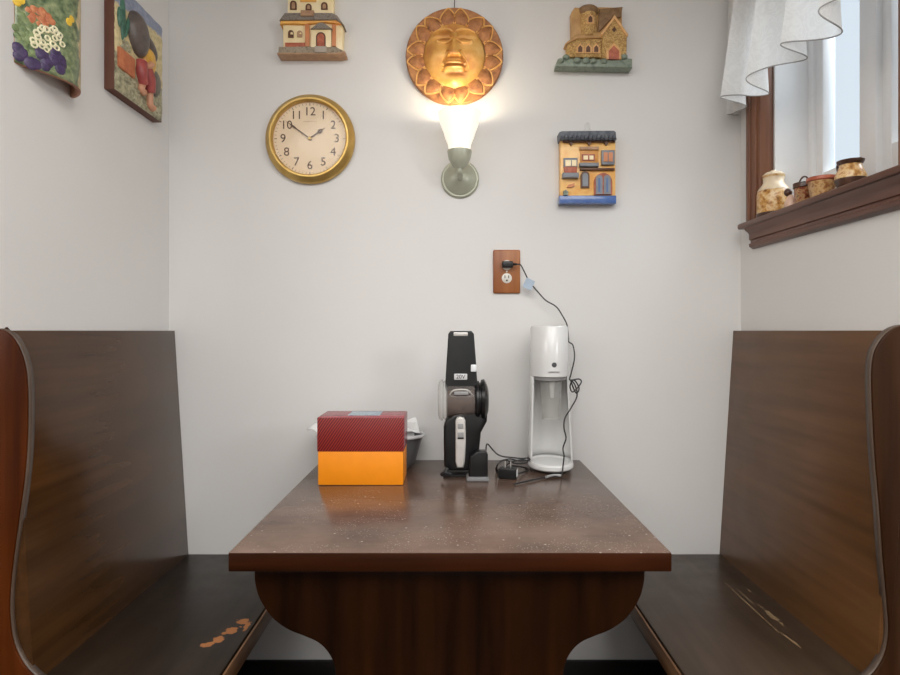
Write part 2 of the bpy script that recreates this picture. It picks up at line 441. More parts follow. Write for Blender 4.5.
# table material coordinates are relative to the thing (y from -.41 to .42)
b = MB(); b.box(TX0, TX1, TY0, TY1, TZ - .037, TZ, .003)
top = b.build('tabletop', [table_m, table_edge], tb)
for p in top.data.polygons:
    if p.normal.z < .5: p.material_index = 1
L = [(254, 571), (254.5, 582), (258, 596), (265, 609), (275, 621), (289, 630.5), (304, 636.5), (318, 643), (328, 653), (334, 666), (336, 682), (336.5, 720), (334, 800), (322, 850), (300, 880), (285, 918)]
R_ = [(899 - x, y) for x, y in L]
PYT = 1.195
pl = smooth_poly([tuple((at(x, y, PYT).x, at(x, y, PYT).z)) for x, y in L], 4)
pr_ = smooth_poly([tuple((at(x, y, PYT).x, at(x, y, PYT).z)) for x, y in R_], 4)
fix = lambda q: [(x, max(0, min(TZ - .037, z))) for x, z in q]
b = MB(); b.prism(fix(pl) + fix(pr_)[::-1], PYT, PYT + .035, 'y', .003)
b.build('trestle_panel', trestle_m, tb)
b = MB(); b.box(-.30, .30, WALL - .03, WALL - .003, TZ - .12, TZ - .037, .002); b.build('wall_ledger', trestle_m, tb)
b = MB(); b.box(-.02, .02, PYT + .035, WALL - .03, TZ - .10, TZ - .037, .002); b.build('stretcher', trestle_m, tb)

# ------------------------------------------------------------------ gift box
redt = NT('red_striped_card')
x, y, z = redt.xyz(redt.co())
nz = redt.noise(redt.co(scale=(6, 6, 6)), 1, 2)
ph = redt.math('ADD', redt.math('ADD', redt.math('MULTIPLY', x, .9), redt.math('MULTIPLY', z, -.62)), redt.math('MULTIPLY', nz, .016))
sw = redt.math('SINE', redt.math('MULTIPLY', redt.math('ADD', ph, redt.math('MULTIPLY', y, .5)), 2 * PI / .0066))
redt.set(color=redt.ramp(redt.math('MULTIPLY_ADD', sw, .5, .5), [(.72, srgb(98, 4, 20)), (1., srgb(178, 66, 44))]), rough=.42)
yellow_m = plain('yellow_card', srgb(240, 142, 2), .5, var=.03)
pinktop = plain('pink_card', srgb(150, 44, 58), .25, var=.06)
label_m = speckled('printed_label', [srgb(90, 120, 165), srgb(170, 185, 190), srgb(120, 150, 170)], 90, .4, bump=0.)
BA = .0
BX0, BX1, BY0, BY1 = -.2225, -.1385, 1.652, 1.784
bx = thing('gift_box', ((BX0 + BX1) / 2 - .04, (BY0 + BY1) / 2, TZ), 'yellow cardboard box with a red striped lid at the left back of the table', 'box')
BX0 = (318 - 452) / F * BY0; BX1 = (403 - 452) / F * BY0
b = MB(); b.box(BX0, BX1, BY0, BY1, TZ + .0008, TZ + .094, .0015)
b.build('box_base', yellow_m, bx)
b = MB(); b.box(BX0 - .002, BX1 + .002, BY0 - .002, BY1 + .002, TZ + .0935, TZ + .187, .0015)
lid = b.build('box_lid', [redt.m, pinktop], bx)
for p in lid.data.polygons:
    if p.normal.z > .7 or p.normal.x > .7: p.material_index = 1
b = MB(); b.box(BX0 + .075, BX0 + .165, BY0 + .04, BY1 - .012, TZ + .187, TZ + .1878); b.build('printed_label', label_m, lid, label='small blue and white printed sticker')
b = MB(); b.box(BX1 - .0002, BX1 + .0006, BY0 + .020, BY0 + .024, TZ + .006, TZ + .088); b.build('side_slot', plain('slot_dark', (.25, .10, .01), .6), bx)

# ------------------------------------------------------------------ oval bowl with white napkins
dark_plastic = plain('grey_bowl', (.11, .11, .115), .32, var=.08)
rim_m = plain('bowl_rim', (.62, .62, .63), .3, var=.03)
napkin_m = plain('white_paper', (.80, .80, .79), .7, var=.02)
BC = Vector((-.255, 1.884, TZ))
bw = thing('oval_bowl', BC, 'dark grey oval bowl with pale rim behind the yellow and red box', 'bowl')
prof = [(.0, .001), (.128, .001), (.134, .008), (.138, .012), (.147, .04), (.157, .075), (.166, .098), (.161, .098), (.150, .07), (.140, .03), (.11, .012), (.0, .012)]
MB().lathe(prof, BC, sy=.53, n=48).build('bowl_body', dark_plastic, bw)
rp = [BC + Vector((.168 * math.cos(a), .53 * .168 * math.sin(a), .099)) for a in [2 * PI * k / 40 for k in range(40)]]
MB().tube(rp, .0055, 8, closed=True, sub=1).build('bowl_rim', rim_m, bw)
def paper(name, pts, label, lift=.0):
    b = MB(); n = 8
    c = [Vector(p) for p in pts]
    def fn(u, v):
        p = (c[0] * (1 - u) + c[1] * u) * (1 - v) + (c[3] * (1 - u) + c[2] * u) * v
        return p + Vector((0, 0, .006 * math.sin(u * 5 + v * 3)))
    b.grid(fn, n, n)
    o = b.build(name, napkin_m, None, origin=sum(c, Vector()) / 4, solid=.0025)
    return tag(o, label, 'napkin', 'white napkins in the bowl')
paper('paper_napkin', [(-.452, 1.868, .866), (-.40, 1.835, .863), (-.33, 1.88, .888), (-.41, 1.91, .892)], 'white paper napkin corner poking out left of the red and yellow box')
paper('paper_napkin', [(-.150, 1.86, .853), (-.100, 1.862, .866), (-.115, 1.91, .893), (-.18, 1.905, .893)], 'white folded napkin in the bowl, showing right of the red lid')
o = MB().box(-.160, -.118, 1.872, 1.90, .845, .893, .001, rot=Matrix.Rotation(.12, 4, 'Y'), about=(-.155, 1.88, .86)).build('paper_packet', napkin_m, None, origin=(-.155, 1.885, .845))
tag(o, 'upright white paper packet standing in the bowl beside the red lid', 'packet')

# ------------------------------------------------------------------ handheld vacuum on its charger
blk = plain('black_plastic', (.006, .006, .0065), .28, var=.1, spec=.4)
blk2 = plain('charcoal_plastic', (.018, .0185, .019), .5, var=.1, bump=.05, spec=.3)
silver = plain('silver_plastic', (.62, .60, .57), .3, metal=.35, var=.05)
greyp = plain('grey_plastic', (.30, .30, .30), .35, var=.08)
smoke = NT('smoky_clear_plastic'); smoke.set(color=(.60, .52, .48), rough=.05, trans=.85, ior=1.3, spec=.7)
clearp = NT('clear_plastic')
_t = clearp.n.new('ShaderNodeBsdfTransparent'); _m = clearp.n.new('ShaderNodeMixShader'); _w = clearp.n.new('ShaderNodeLayerWeight')
_t.inputs['Color'].default_value = (.95, .95, .94, 1); clearp.set(color=(.72, .72, .70), rough=.08)
clearp.l.new(clearp.math('MULTIPLY_ADD', clearp.math('POWER', _w.outputs['Facing'], 3.), .6, .16), _m.inputs[0])
clearp.l.new(_t.outputs[0], _m.inputs[1]); clearp.l.new(clearp.b.outputs[0], _m.inputs[2]); clearp.l.new(_m.outputs[0], clearp.out.inputs['Surface'])
dustm = speckled('dusty_filter', [(.05, .033, .026), (.15, .105, .085), (.09, .06, .047)], 30, .8)
VY = 1.775
vc = thing('handheld_vacuum', (.02, VY, TZ), 'black folded handheld vacuum standing upright with a silver handle strip', 'vacuum')
# nozzle: tapered wedge with a slot window near its tip
b = MB()
A = lambda px, py, Y=VY: at(px, py, Y)
noz = [(446.5, 394), (445, 386), (445.5, 378), (448.2, 334), (450.5, 331), (471.5, 331), (474, 334), (476, 360), (477, 378), (478, 388), (476, 394)]
b.prism([(A(x, y, VY - .03).x, A(x, y, VY - .03).z) for x, y in noz], VY - .030, VY + .03, 'y', .005, 3)
nzl = b.build('nozzle', blk2, vc)
MB().box(A(453.5, 0).x, A(467.5, 0).x, VY - .0335, VY - .026, A(0, 336).z, A(0, 332.2).z, .002).build('nozzle_slot', silver, nzl, label='silver slot at the nozzle tip')
b = MB(); b.box(A(454, 0).x, A(467, 0).x, VY - .0335, VY - .028, A(0, 379).z, A(0, 373).z, .0022)
bd = b.build('badge', plain('badge_grey', (.66, .66, .67), .3, metal=.1), nzl)
MB().text('20V', ((A(460.5, 0).x), VY - .0338, A(0, 376).z), .0165, .001).build('badge_lettering', blk, bd)
MB().box(A(470.5, 0).x, A(476, 0).x, VY - .034, VY - .01, A(0, 371).z, A(0, 364).z, .002).build('release_clip', plain('white_clip', (.75, .76, .78), .3), nzl, label='white release clip')
# drum: horizontal see-through dust bin
dz = A(0, 400).z; cx0, cx1 = A(446, 0).x, A(476, 0).x
b = MB(); b.lathe([(.030, cx0), (.050, cx0 + .002), (.053, cx0 + .01), (.053, cx1 - .01), (.050, cx1 - .002), (.030, cx1)], (0, VY, dz), 'x', 40)
dr = b.build('dust_bin', smoke.m, vc)
MB().lathe([(.0, cx0 + .006), (.042, cx0 + .006), (.042, cx1 - .006), (0, cx1 - .006)], (0, VY, dz), 'x', 32).build('filter', dustm, dr)
xl = A(438, 0).x
b = MB(); b.lathe([(.0, xl), (.046, xl), (.056, xl + .004), (.060, xl + .010), (.060, xl + .014), (.055, xl + .016), (.058, xl + .020), (.058, cx0), (.050, cx0 + .004), (.0, cx0 + .004)], (0, VY, dz), 'x', 40)
b.build('end_cap', clearp.m, dr, label='clear end cap')
xr = A(488, 0).x
b = MB(); b.lathe([(.0, cx1 - .004), (.052, cx1 - .004), (.057, cx1), (.057, cx1 + .008), (.052, cx1 + .010), (.052, cx1 + .013), (.060, cx1 + .015), (.062, cx1 + .024), (.052, xr - .006), (.036, xr), (0, xr)], (0, VY, dz), 'x', 40)
b.build('motor_cap', blk, dr)
b = MB(); zb = A(0, 391).z
b.tube([(A(450, 0).x, VY - .050, zb - .006), (A(452, 0).x, VY - .054, zb + .004), (A(456, 0).x, VY - .054, zb + .009), (A(465, 0).x, VY - .054, zb + .009), (A(469, 0).x, VY - .054, zb + .004), (A(471, 0).x, VY - .050, zb - .006)], .0022)
b.build('latch_frame', silver, dr)
MB().box(A(454, 0).x, A(468, 0).x, VY - .057, VY - .048, zb - .006, zb + .004, .002).build('latch', greyp, dr)
# handle body below the drum
hb = [(443.5, 425), (446.5, 419), (456, 415), (470, 414), (484, 417), (488, 400), (489, 412), (486, 424), (480.5, 434), (479.5, 450), (478, 466), (474, 471), (448, 471), (444, 466)]
hb = [(443.5, 427), (446, 420), (455, 414), (482, 412), (488, 408), (487, 422), (481, 433), (479.5, 448), (478, 466), (474, 471), (448, 471), (444, 466)]
b = MB(); b.prism([(A(x, y, VY - .035).x, A(x, y, VY - .035).z) for x, y in hb], VY - .035, VY + .04, 'y', .008, 3)
hd = b.build('handle_body', blk, vc)
st = [(455.5, 421), (457, 418), (460, 417), (464, 418), (465.5, 421), (466, 440), (465, 462), (463.5, 468), (457, 468), (455.5, 462)]
b = MB(); b.prism([(A(x, y, VY - .05).x, A(x, y, VY - .05).z) for x, y in st], VY - .048, VY - .030, 'y', .004, 3)
sp = b.build('handle_strip', silver, hd, label='silver handle strip')
MB().box(A(457.6, 0).x, A(463, 0).x, VY - .0505, VY - .046, A(0, 426).z, A(0, 421).z, .0015).build('power_button', greyp, sp)
MB().box(A(457.4, 0).x, A(463.4, 0).x, VY - .0505, VY - .046, A(0, 435).z, A(0, 429.5).z, .0015).build('slide_switch', greyp, sp)
MB().box(A(457.4, 0).x, A(463.4, 0).x, VY - .051, VY - .047, A(0, 436).z, A(0, 434.4).z, .0004).build('switch_groove', blk, sp)
# charger
cg = thing('charging_stand', (.06, VY, TZ), 'small black charging stand at the foot of the handheld vacuum', 'charger')
b = MB(); b.prism([(-.026, TZ + .0005), (.102, TZ + .0005), (.102, TZ + .006), (-.024, TZ + .006)], VY - .030, VY + .05, 'y', .002)
b.build('base_plate', blk2, cg)
b = MB(); b.prism([(.042, TZ + .0005), (.102, TZ + .0005), (.105, TZ + .006), (.100, TZ + .012), (.046, TZ + .012), (.041, TZ + .006)], VY - .084, VY - .029, 'y', .002)
b.build('front_plate', plain('charger_plate', (.20, .20, .205), .28, var=.08), cg)
b = MB(); b.prism([(.047, TZ + .011), (.102, TZ + .011), (.102, TZ + .075), (.097, TZ + .083), (.070, TZ + .083), (.052, TZ + .066)], VY - .076, VY - .037, 'y', .004, 3)
b.build('charging_block', blk, cg)
b = MB(); b.tube([(-.030, VY - .055, TZ + .013), (-.018, VY - .062, TZ + .020), (-.004, VY - .058, TZ + .014)], .006).tube([(-.018, VY - .058, TZ + .018), (-.014, VY - .05, TZ + .030)], .006, sub=1)
b.build('charging_prong', blk2, cg)

# ------------------------------------------------------------------ soda maker
whitep = plain('white_plastic', (.70, .695, .685), .22, var=.01, coat=.3)
SY, SX = 1.862, at(551, 0, 1.85).x
sm_ = thing('soda_maker', (SX, SY, TZ), 'tall white soda maker at the right back of the table', 'soda maker')
b = MB(); b.lathe([(.0, .001), (.062, .001), (.064, .004), (.064, .008), (0, .008)], (SX, SY, TZ), sy=1.3, n=48); b.build('rubber_foot', blk, sm_)
b = MB(); b.lathe([(.0, .006), (.066, .006), (.0695, .010), (.0695, .020), (.066, .025), (.058, .025), (.054, .021), (0, .021)], (SX, SY, TZ), sy=1.28, n=56); b.build('drip_base', whitep, sm_)
zt, zm = EYE + .016 - TZ, at(0, 378.5, 1.79).z - TZ
b = MB()
b.lathe([(.0, zm), (.052, zm), (.0585, zm + .004), (.0590, zm + .04), (.0575, zt - .006), (.0545, zt - .001), (.05, zt), (0, zt)], (SX - .003, SY + .006, TZ), sy=1.30, n=56)
hdp = b.build('carbonating_head', whitep, sm_)
# shell: U-shaped back with an open front
b = MB()
def shell(u, v, r_off):
    a = math.radians(-22) + math.radians(224) * u
    z = .02 + (zm - .015) * v
    r = .0670 - .0115 * v - r_off
    return Vector((SX - .003 * v + r * math.cos(a), SY + .006 + r * 1.28 * math.sin(a), TZ + z))
b.grid(lambda u, v: shell(u, v, 0), 40, 10)
b.build('back_shell', whitep, sm_, solid=.005)
b = MB(); b.lathe([(.030, zm - .012), (.050, zm - .008), (.052, zm + .002), (0, zm + .002)], (SX - .003, SY, TZ), sy=1.25, n=40); b.build('bottle_collar', greyp, sm_)
b = MB(); b.lathe([(.004, zm - .062), (.0055, zm - .06), (.007, zm - .03), (.010, zm - .012), (.010, zm)], (SX, SY - .03, TZ), n=16); b.build('nozzle', plain('nozzle_white', (.75, .75, .75), .3), sm_)
b = MB(); b.lathe([(.034, zm - .006), (.028, zm - .128), (.0265, zm - .130), (.0255, zm - .128), (.032, zm - .006)], (SX - .002, SY - .02, TZ), n=32); b.build('bottle_guard', clearp.m, sm_, label='clear plastic bottle guard')
fy = SY + .006 - .0588 * 1.30
b = MB(); b.lathe([(0, -.0006), (.0075, -.0006), (.0075, .006)], (SX, fy - .0002, TZ + .317 - (.317 - (at(0, 365, 1.79).z - TZ))), 'y', 20); b.build('emblem', plain('emblem_dark', (.06, .06, .065), .4), hdp)
b = MB(); b.text('sodastream', (SX, fy - .0008, at(0, 372, 1.785).z), .0072, .003); b.build('lettering', greyp, hdp)

# ------------------------------------------------------------------ outlet
oy = WALL
opl = thing('wall_outlet', (at(506.5, 0, oy).x, oy, at(0, 272, oy).z), 'electrical outlet with an orange wooden cover plate on the back wall', 'outlet')
plate_m = wood('orange_plate_wood', (.27, .075, .016), (.47, .17, .045), 'z', (.3, .45))
iv = plain('ivory_plastic', (.75, .72, .65), .35)
X0, X1, Z0, Z1 = at(493, 0, oy).x, at(520, 0, oy).x, at(0, 293.5, oy).z, at(0, 250, oy).z
b = MB(); b.box(X0, X1, oy - .010, oy, Z0, Z1, .005, 3); b.build('cover_plate', plate_m, opl)
ocx = (X0 + X1) / 2
for zc in (at(0, 265.5, oy).z, at(0, 278.5, oy).z):
    b = MB(); b.lathe([(.0165, .003), (.0165, -.002), (.015, -.003), (0, -.003)], (ocx, oy - .010, zc), 'y', 28)
    r = b.build('receptacle', iv, opl)
    b = MB(); b.box(ocx - .0075, ocx - .0050, oy - .0142, oy - .012, zc, zc + .009).box(ocx + .0045, ocx + .0070, oy - .0142, oy - .012, zc, zc + .009)
    b.lathe([(.003, .001), (.003, -.0012), (0, -.0012)], (ocx, oy - .013, zc - .0075), 'y', 12); b.build('slots', blk, r)
b = MB(); b.lathe([(.003, .0), (.003, -.002), (0, -.0025)], (ocx, oy - .010, (Z0 + Z1) / 2), 'y', 12); b.build('screw', iv, opl)

# ------------------------------------------------------------------ cords
cordm = plain('black_cord', (.016, .016, .017), .45)
def tpt(px, py, h=.0035):
    """point on the table top seen at that pixel"""
    Y = (EYE - TZ - h) * F / (py - 331); return at(px, py, Y)
cd = thing('power_cable', at(507, 265, 1.96), 'black power cord hanging from the wall outlet down across the white soda maker', 'cord')
fr_y = SY + .006 - .064 * 1.3 - .004
pts = [at(515, 265, 1.950), at(520, 264.5, 1.948), at(524, 271, 1.945), at(529, 281, 1.945), at(538, 292, 1.945), at(546, 300.5, 1.945), at(556, 306.5, 1.94), at(562, 315, 1.935), at(567, 325, 1.93), at(568.5, 338, 1.92), at(569, 342, 1.90), at(573, 345.5, 1.89), at(574.5, 358, 1.88), at(571, 374, 1.85),
       at(570, 380, 1.83), at(579, 379, 1.82), at(581, 383, 1.82), at(573, 392, 1.82), at(570, 386, 1.815), at(574, 380, 1.81), at(579, 388, 1.80), at(576, 393, 1.79), at(571, 381, 1.785), at(575, 385, 1.78), at(577, 396, 1.775), at(571, 408, 1.768), at(565, 418, fr_y - .003),
       at(564, 428, fr_y), at(566, 438, fr_y), at(563, 448, fr_y), at(564, 456, fr_y - .003), at(563, 466, fr_y - .006), tpt(562, 474, .006), tpt(558, 476), tpt(546, 477), tpt(532, 480), tpt(521, 482.5), tpt(514, 484.2)]
b = MB(); b.tube(pts, .0021, 8); b.build('wire', cordm, cd)
b = MB(); c = at(507.5, 264.5, 1.952); b.box(c.x - .018, c.x + .018, 1.944, 1.967, c.z - .0105, c.z + .0105, .004, 3)
b.tube([c + Vector((.015, -.002, 0)), c + Vector((.030, -.003, .001))], .005, sub=1, taper=lambda t: 1 - .5 * t)
b.build('plug', blk, cd)
q = at(530, 283, 1.94)
b = MB(); b.box(q.x - .017, q.x + .013, 1.9415, 1.9425, q.z - .021, q.z + .012, .0003, 1, rot=Matrix.Rotation(.45, 4, 'Y'), about=q)
b.build('paper_tag', plain('tag_paper', srgb(172, 188, 205), .5, var=.1), cd, label='pale blue paper tag')
b = MB(); b.tube([tpt(561, 475.5, .005), tpt(553, 475.3, .006), tpt(546, 477, .006)], .0038, sub=3); b.build('cable_tie', greyp, cd)

# adapter of the charger
ad = thing('power_adapter', tpt(508.5, 478, 0), 'black cube power adapter with upturned prongs and a tangled cord behind it', 'adapter')
c = tpt(508, 478, .0); c = Vector((c.x, c.y, TZ))
rot = Matrix.Rotation(math.radians(-14), 4, 'Z')
b = MB(); b.box(c.x - .026, c.x + .026, c.y - .018, c.y + .022, TZ + .0006, TZ + .030, .003, 3, rot=rot, about=c); b.build('adapter_body', blk, ad)
b = MB(); b.box(c.x + .0255, c.x + .0266, c.y - .010, c.y + .012, TZ + .006, TZ + .026, rot=rot, about=c); b.build('rating_label', napkin_m, ad, label='white rating sticker')
for dx in (-.008, .008):
    b = MB(); b.box(c.x + dx - .0009, c.x + dx + .0009, c.y - .004, c.y + .003, TZ + .029, TZ + .048, .0004, rot=rot, about=c); b.build('prong', silver, ad)
cp = [Vector((.098, VY - .039, TZ + .070)), at(487, 444, 1.76), at(493, 450, 1.78), at(497, 454, 1.80), at(503, 456.5, 1.80), at(512, 457.5, 1.80), at(522, 458.5, 1.80), at(528, 458, 1.80), at(529.5, 460, 1.79), at(520, 461, 1.78), at(510, 459, 1.78), at(502, 461, 1.77), at(497, 466, 1.765), tpt(498, 471), tpt(504, 470), at(508, 464, 1.775), at(517, 460.5, 1.78), at(525, 460, 1.79), at(527, 462.5, 1.785), at(516, 463.5, 1.78), at(505, 460, 1.78), at(499, 463, 1.77), tpt(496, 470), tpt(501, 473), at(512, 466, 1.772), tpt(524, 467.5), tpt(529, 469.5), tpt(524, 472), Vector((c.x + .028, c.y + .004, TZ + .012))]
b = MB(); b.tube(cp, .0021, 8); b.build('cord', cordm, ad)

# ------------------------------------------------------------------ clock
brass = NT('brass'); brass.set(color=brass.ramp(brass.noise(brass.co(), 14, 3), [(.3, srgb(186, 148, 76)), (.7, srgb(218, 186, 116))]), rough=.34, metal=.7)
dial_m = plain('cream_dial', srgb(236, 212, 180), .55, var=.05, vscale=14)
ink = plain('dial_ink', srgb(92, 62, 40), .5)
cc = at(311, 140.2, WALL); R = .147
ck = thing('wall_clock', cc, 'round brass wall clock with cream dial and dark numerals on the back wall', 'clock')
b = MB(); b.lathe([(.0, 0.), (R - .006, 0.), (R, -.006), (R, -.012), (R - .004, -.020), (R - .010, -.024), (R - .013, -.030), (R - .018, -.034), (R - .023, -.034), (R - .027, -.029), (R - .028, -.022), (R - .027, -.014), (.0, -.012)], cc, 'y', 72)
b.build('case', brass.m, ck)
dy = WALL - .0155
b = MB(); b.lathe([(0, .004), (R - .027, .004), (R - .027, 0), (0, 0)], (cc.x, dy, cc.z), 'y', 64); dial = b.build('dial', dial_m, ck)
b = MB()
for k in range(60):
    a = 2 * PI * k / 60; r0, r1, w = (R - .037, R - .031, .0010) if k % 5 else (R - .039, R - .031, .0022)
    b.box(cc.x - w / 2, cc.x + w / 2, dy - .0006, dy, cc.z + r0, cc.z + r1, rot=Matrix.Rotation(a, 4, 'Y'), about=(cc.x, dy, cc.z))
b.build('minute_track', ink, dial)
for k in range(1, 13):
    a = 2 * PI * k / 12; r = R - .059
    b = MB(); b.text(str(k), (cc.x + r * math.sin(a), dy - .0004, cc.z + r * math.cos(a)), .039, .0008)
    b.build('numeral', ink, dial)
b = MB(); b.box(cc.x - .022, cc.x + .022, dy - .0006, dy, cc.z + .0555, cc.z + .0568).build('faint_line', plain('faint_ink', srgb(190, 160, 128), .5), dial)
def hand(name, ang, L, w, tail, spade):
    b = MB()
    pts = [(-w, -tail), (w, -tail), (w * .9, L * .52), (w * spade, L * .62), (w * spade * .9, L * .70), (w * .5, L * .82), (0, L), (-w * .5, L * .82), (-w * spade * .9, L * .70), (-w * spade, L * .62), (-w * .9, L * .52)]
    ca, sa = math.cos(ang), math.sin(ang)
    b.prism([(cc.x + x * ca + z * sa, cc.z - x * sa + z * ca) for x, z in pts], dy - .0045, dy - .003, 'y')
    return b.build(name, ink, ck)
hand('hour_hand', math.radians(55.5), .062, .0020, .006, 3.6)
hand('minute_hand', math.radians(306), .099, .0018, .010, 1.8)
b = MB(); b.lathe([(.006, 0), (.006, -.004), (.003, -.0065), (0, -.0065)], (cc.x, dy - .002, cc.z), 'y', 20); b.build('hub', brass.m, ck)
cg_ = NT('clock_glass')
tr = cg_.n.new('ShaderNodeBsdfTransparent'); gl = cg_.n.new('ShaderNodeBsdfGlossy'); mx = cg_.n.new('ShaderNodeMixShader'); lw = cg_.n.new('ShaderNodeLayerWeight')
gl.inputs['Roughness'].default_value = .03
cg_.l.new(cg_.math('MULTIPLY_ADD', cg_.math('POWER', lw.outputs['Facing'], 5.), .5, .012), mx.inputs[0]); cg_.l.new(tr.outputs[0], mx.inputs[1]); cg_.l.new(gl.outputs[0], mx.inputs[2]); cg_.l.new(mx.outputs[0], cg_.out.inputs['Surface'])
b = MB(); b.lathe([(R - .027, .0), (R - .05, -.0015), (.05, -.003), (0, -.0032)], (cc.x, WALL - .0255, cc.z), 'y', 48); b.build('glass_cover', cg_.m, ck)

# ------------------------------------------------------------------ sconce
pewter = plain('green_grey_metal', srgb(176, 178, 160), .34, metal=.15, var=.08)
sx, sy = at(459.5, 0, 1.885).x, 1.885
sc = thing('wall_sconce', (at(460, 179, WALL).x, WALL, at(460, 179, WALL).z), 'lit wall sconce with white glass shade below the sun plaque', 'lamp')
pc = at(460, 179.5, WALL)
b = MB(); b.lathe([(.0625, 0.), (.0625, -.006), (.058, -.010), (.054, -.010), (.050, -.016), (.040, -.020), (.034, -.026), (.022, -.030), (.012, -.034), (0, -.034)], pc, 'y', 48); b.build('backplate', pewter, sc)
zc0, zc1 = at(0, 169, sy).z, at(0, 151, sy).z
b = MB(); b.tube([pc + Vector((0, -.028, -.004)), pc + Vector((0, -.060, -.008)), Vector((sx, sy + .02, zc0 - .02)), Vector((sx, sy, zc0 - .008)), Vector((sx, sy, zc0 + .006))], .009, 12); b.build('arm', pewter, sc)
b = MB(); b.lathe([(0, zc0), (.012, zc0), (.022, zc0 + .008), (.034, zc0 + .030), (.0385, zc1 - .004), (.0385, zc1), (.030, zc1), (0, zc1 - .006)], (sx, sy, 0), n=40); b.build('cup', pewter, sc)
shade = NT('lit_opal_glass'); shade.set(color=(.9, .88, .82), rough=.3, emit=(1., .90, .72), estr=.6)
zs1 = at(0, 113.5, sy).z
hh = zs1 - zc1
prof = [(.033, -.002), (.036, .02 * 1), (.045, hh * .35), (.050, hh * .5), (.0585, hh * .69), (.0645, hh * .86), (.0695, hh), (.067, hh + .001), (.0615, hh * .86), (.0555, hh * .69), (.047, hh * .5), (.042, hh * .35), (.033, .02), (.030, .0)]
b = MB(); b.lathe([(r, zc1 + h) for r, h in prof], (sx, sy, 0), n=48); b.build('glass_shade', shade.m, sc)
b = MB(); b.ball((sx, sy, zc1 + hh * .55), .022, .022, .03); b.build('bulb', shade.m, sc)
lamp = bpy.data.lights.new('sconce_bulb_light', 'POINT'); lamp.energy = 1.35; lamp.color = (1, .86, .64); lamp.shadow_soft_size = .02
lo = bpy.data.objects.new('sconce_bulb_light', lamp); COL.objects.link(lo); lo.location = (sx, sy, zc1 + hh * .86)

# ------------------------------------------------------------------ sun plaque
gilt = speckled('gilt_terracotta', [srgb(190, 120, 62), srgb(224, 166, 84), srgb(240, 196, 122)], 16, .36, .05, .06)
gilt_dark = speckled('brown_terracotta', [srgb(128, 78, 44), srgb(172, 112, 64), srgb(190, 132, 78)], 60, .5, .1, .35)
gold = speckled('pale_gold', [srgb(222, 160, 84), srgb(240, 190, 116)], 40, .35, .3, .08)
pc = at(454.5, 55.5, 1.955); R = .1595
sn = thing('sun_plaque', (pc.x, WALL, pc.z), 'round golden terracotta sun face plaque above the lit sconce', 'wall plaque')
b = MB(); b.lathe([(.0, 0.), (R - .012, 0.), (R, -.010), (R, -.018), (R - .004, -.024), (R - .014, -.024), (.10, -.016), (0, -.016)], (pc.x, WALL, pc.z), 'y', 72)
b.build('rim_disc', gilt_dark, sn)
FA, FB = .1025, .1115
def face_h(u, v):
    g = lambda x, y, a, bb, k: k * math.exp(-((u - x) / a) ** 2 - ((v - y) / bb) ** 2)
    r = min(1, math.hypot(u, v))
    h = .024 * (1 - r ** 2.6) ** .62
    au = abs(u)
    brow = .60 + .06 * math.cos((au - .36) * 5) - .15 * max(0, .12 - au) / .12
    h += .010 * math.exp(-((v - brow) / .06) ** 2) * (1 if au < .66 else math.exp(-((au - .66) / .08) ** 2))
    h -= g(.34, .40, .22, .13, .008) + g(-.34, .40, .22, .13, .008)            # sockets
    for e in (-1, 1):
        d = math.hypot((u - e * .33) / .235, (v - .36) / .095)
        h += .0055 * math.exp(-((d - 1) / .16) ** 2) + .005 * max(0, 1 - d) ** .5
    nw = .07 + .13 * max(0, min(1, (.42 - v) / .5))
    if -.16 < v < .55:
        h += .020 * math.exp(-(u / nw) ** 2) * min(1, (v + .16) / .05) * (.45 + .55 * min(1, (.55 - v) / .55))
    h += g(.17, -.08, .07, .06, .007) + g(-.17, -.08, .07, .06, .007)
    h += g(.55, -.05, .26, .30, .006) + g(-.55, -.05, .26, .30, .006)          # cheeks
    fold = math.exp(-(((au - (.20 + .30 * max(0, (.05 - v)))) / .05) ** 2)) * (1 if -.52 < v < .05 else 0)
    h -= .006 * fold
    lipw = max(0, 1 - (u / .40) ** 2) ** .5
    h += lipw * (.010 * math.exp(-((v + .30 + .05 * u * u) / .05) ** 2) + .010 * math.exp(-((v + .43 - .1 * u * u) / .055) ** 2) - .007 * math.exp(-((v + .365) / .022) ** 2))
    h -= g(0, -.56, .3, .05, .005)
    h += g(0, -.76, .28, .16, .007)
    return h
b = MB(); NR, NA = 44, 96; V = []; Fc = []
for i in range(NR + 1):
    for k in range(NA):
        r = i / NR; a = 2 * PI * k / NA; u, v = r * math.cos(a), r * math.sin(a)
        V.append((pc.x - .001 + u * FA, WALL - .015 - face_h(u, v) * 1.35, pc.z - .001 + v * FB))
for i in range(NR):
    for k in range(NA):
        k2 = (k + 1) % NA; Fc.append((i * NA + k, i * NA + k2, (i + 1) * NA + k2, (i + 1) * NA + k))
b._new(V, Fc); fo = b.build('face', gilt, sn, angle=70)
def fpt(u, v, lift=.0): return Vector((pc.x - .001 + u * FA, WALL - .015 - face_h(u, v) * 1.35 - lift, pc.z - .001 + v * FB))
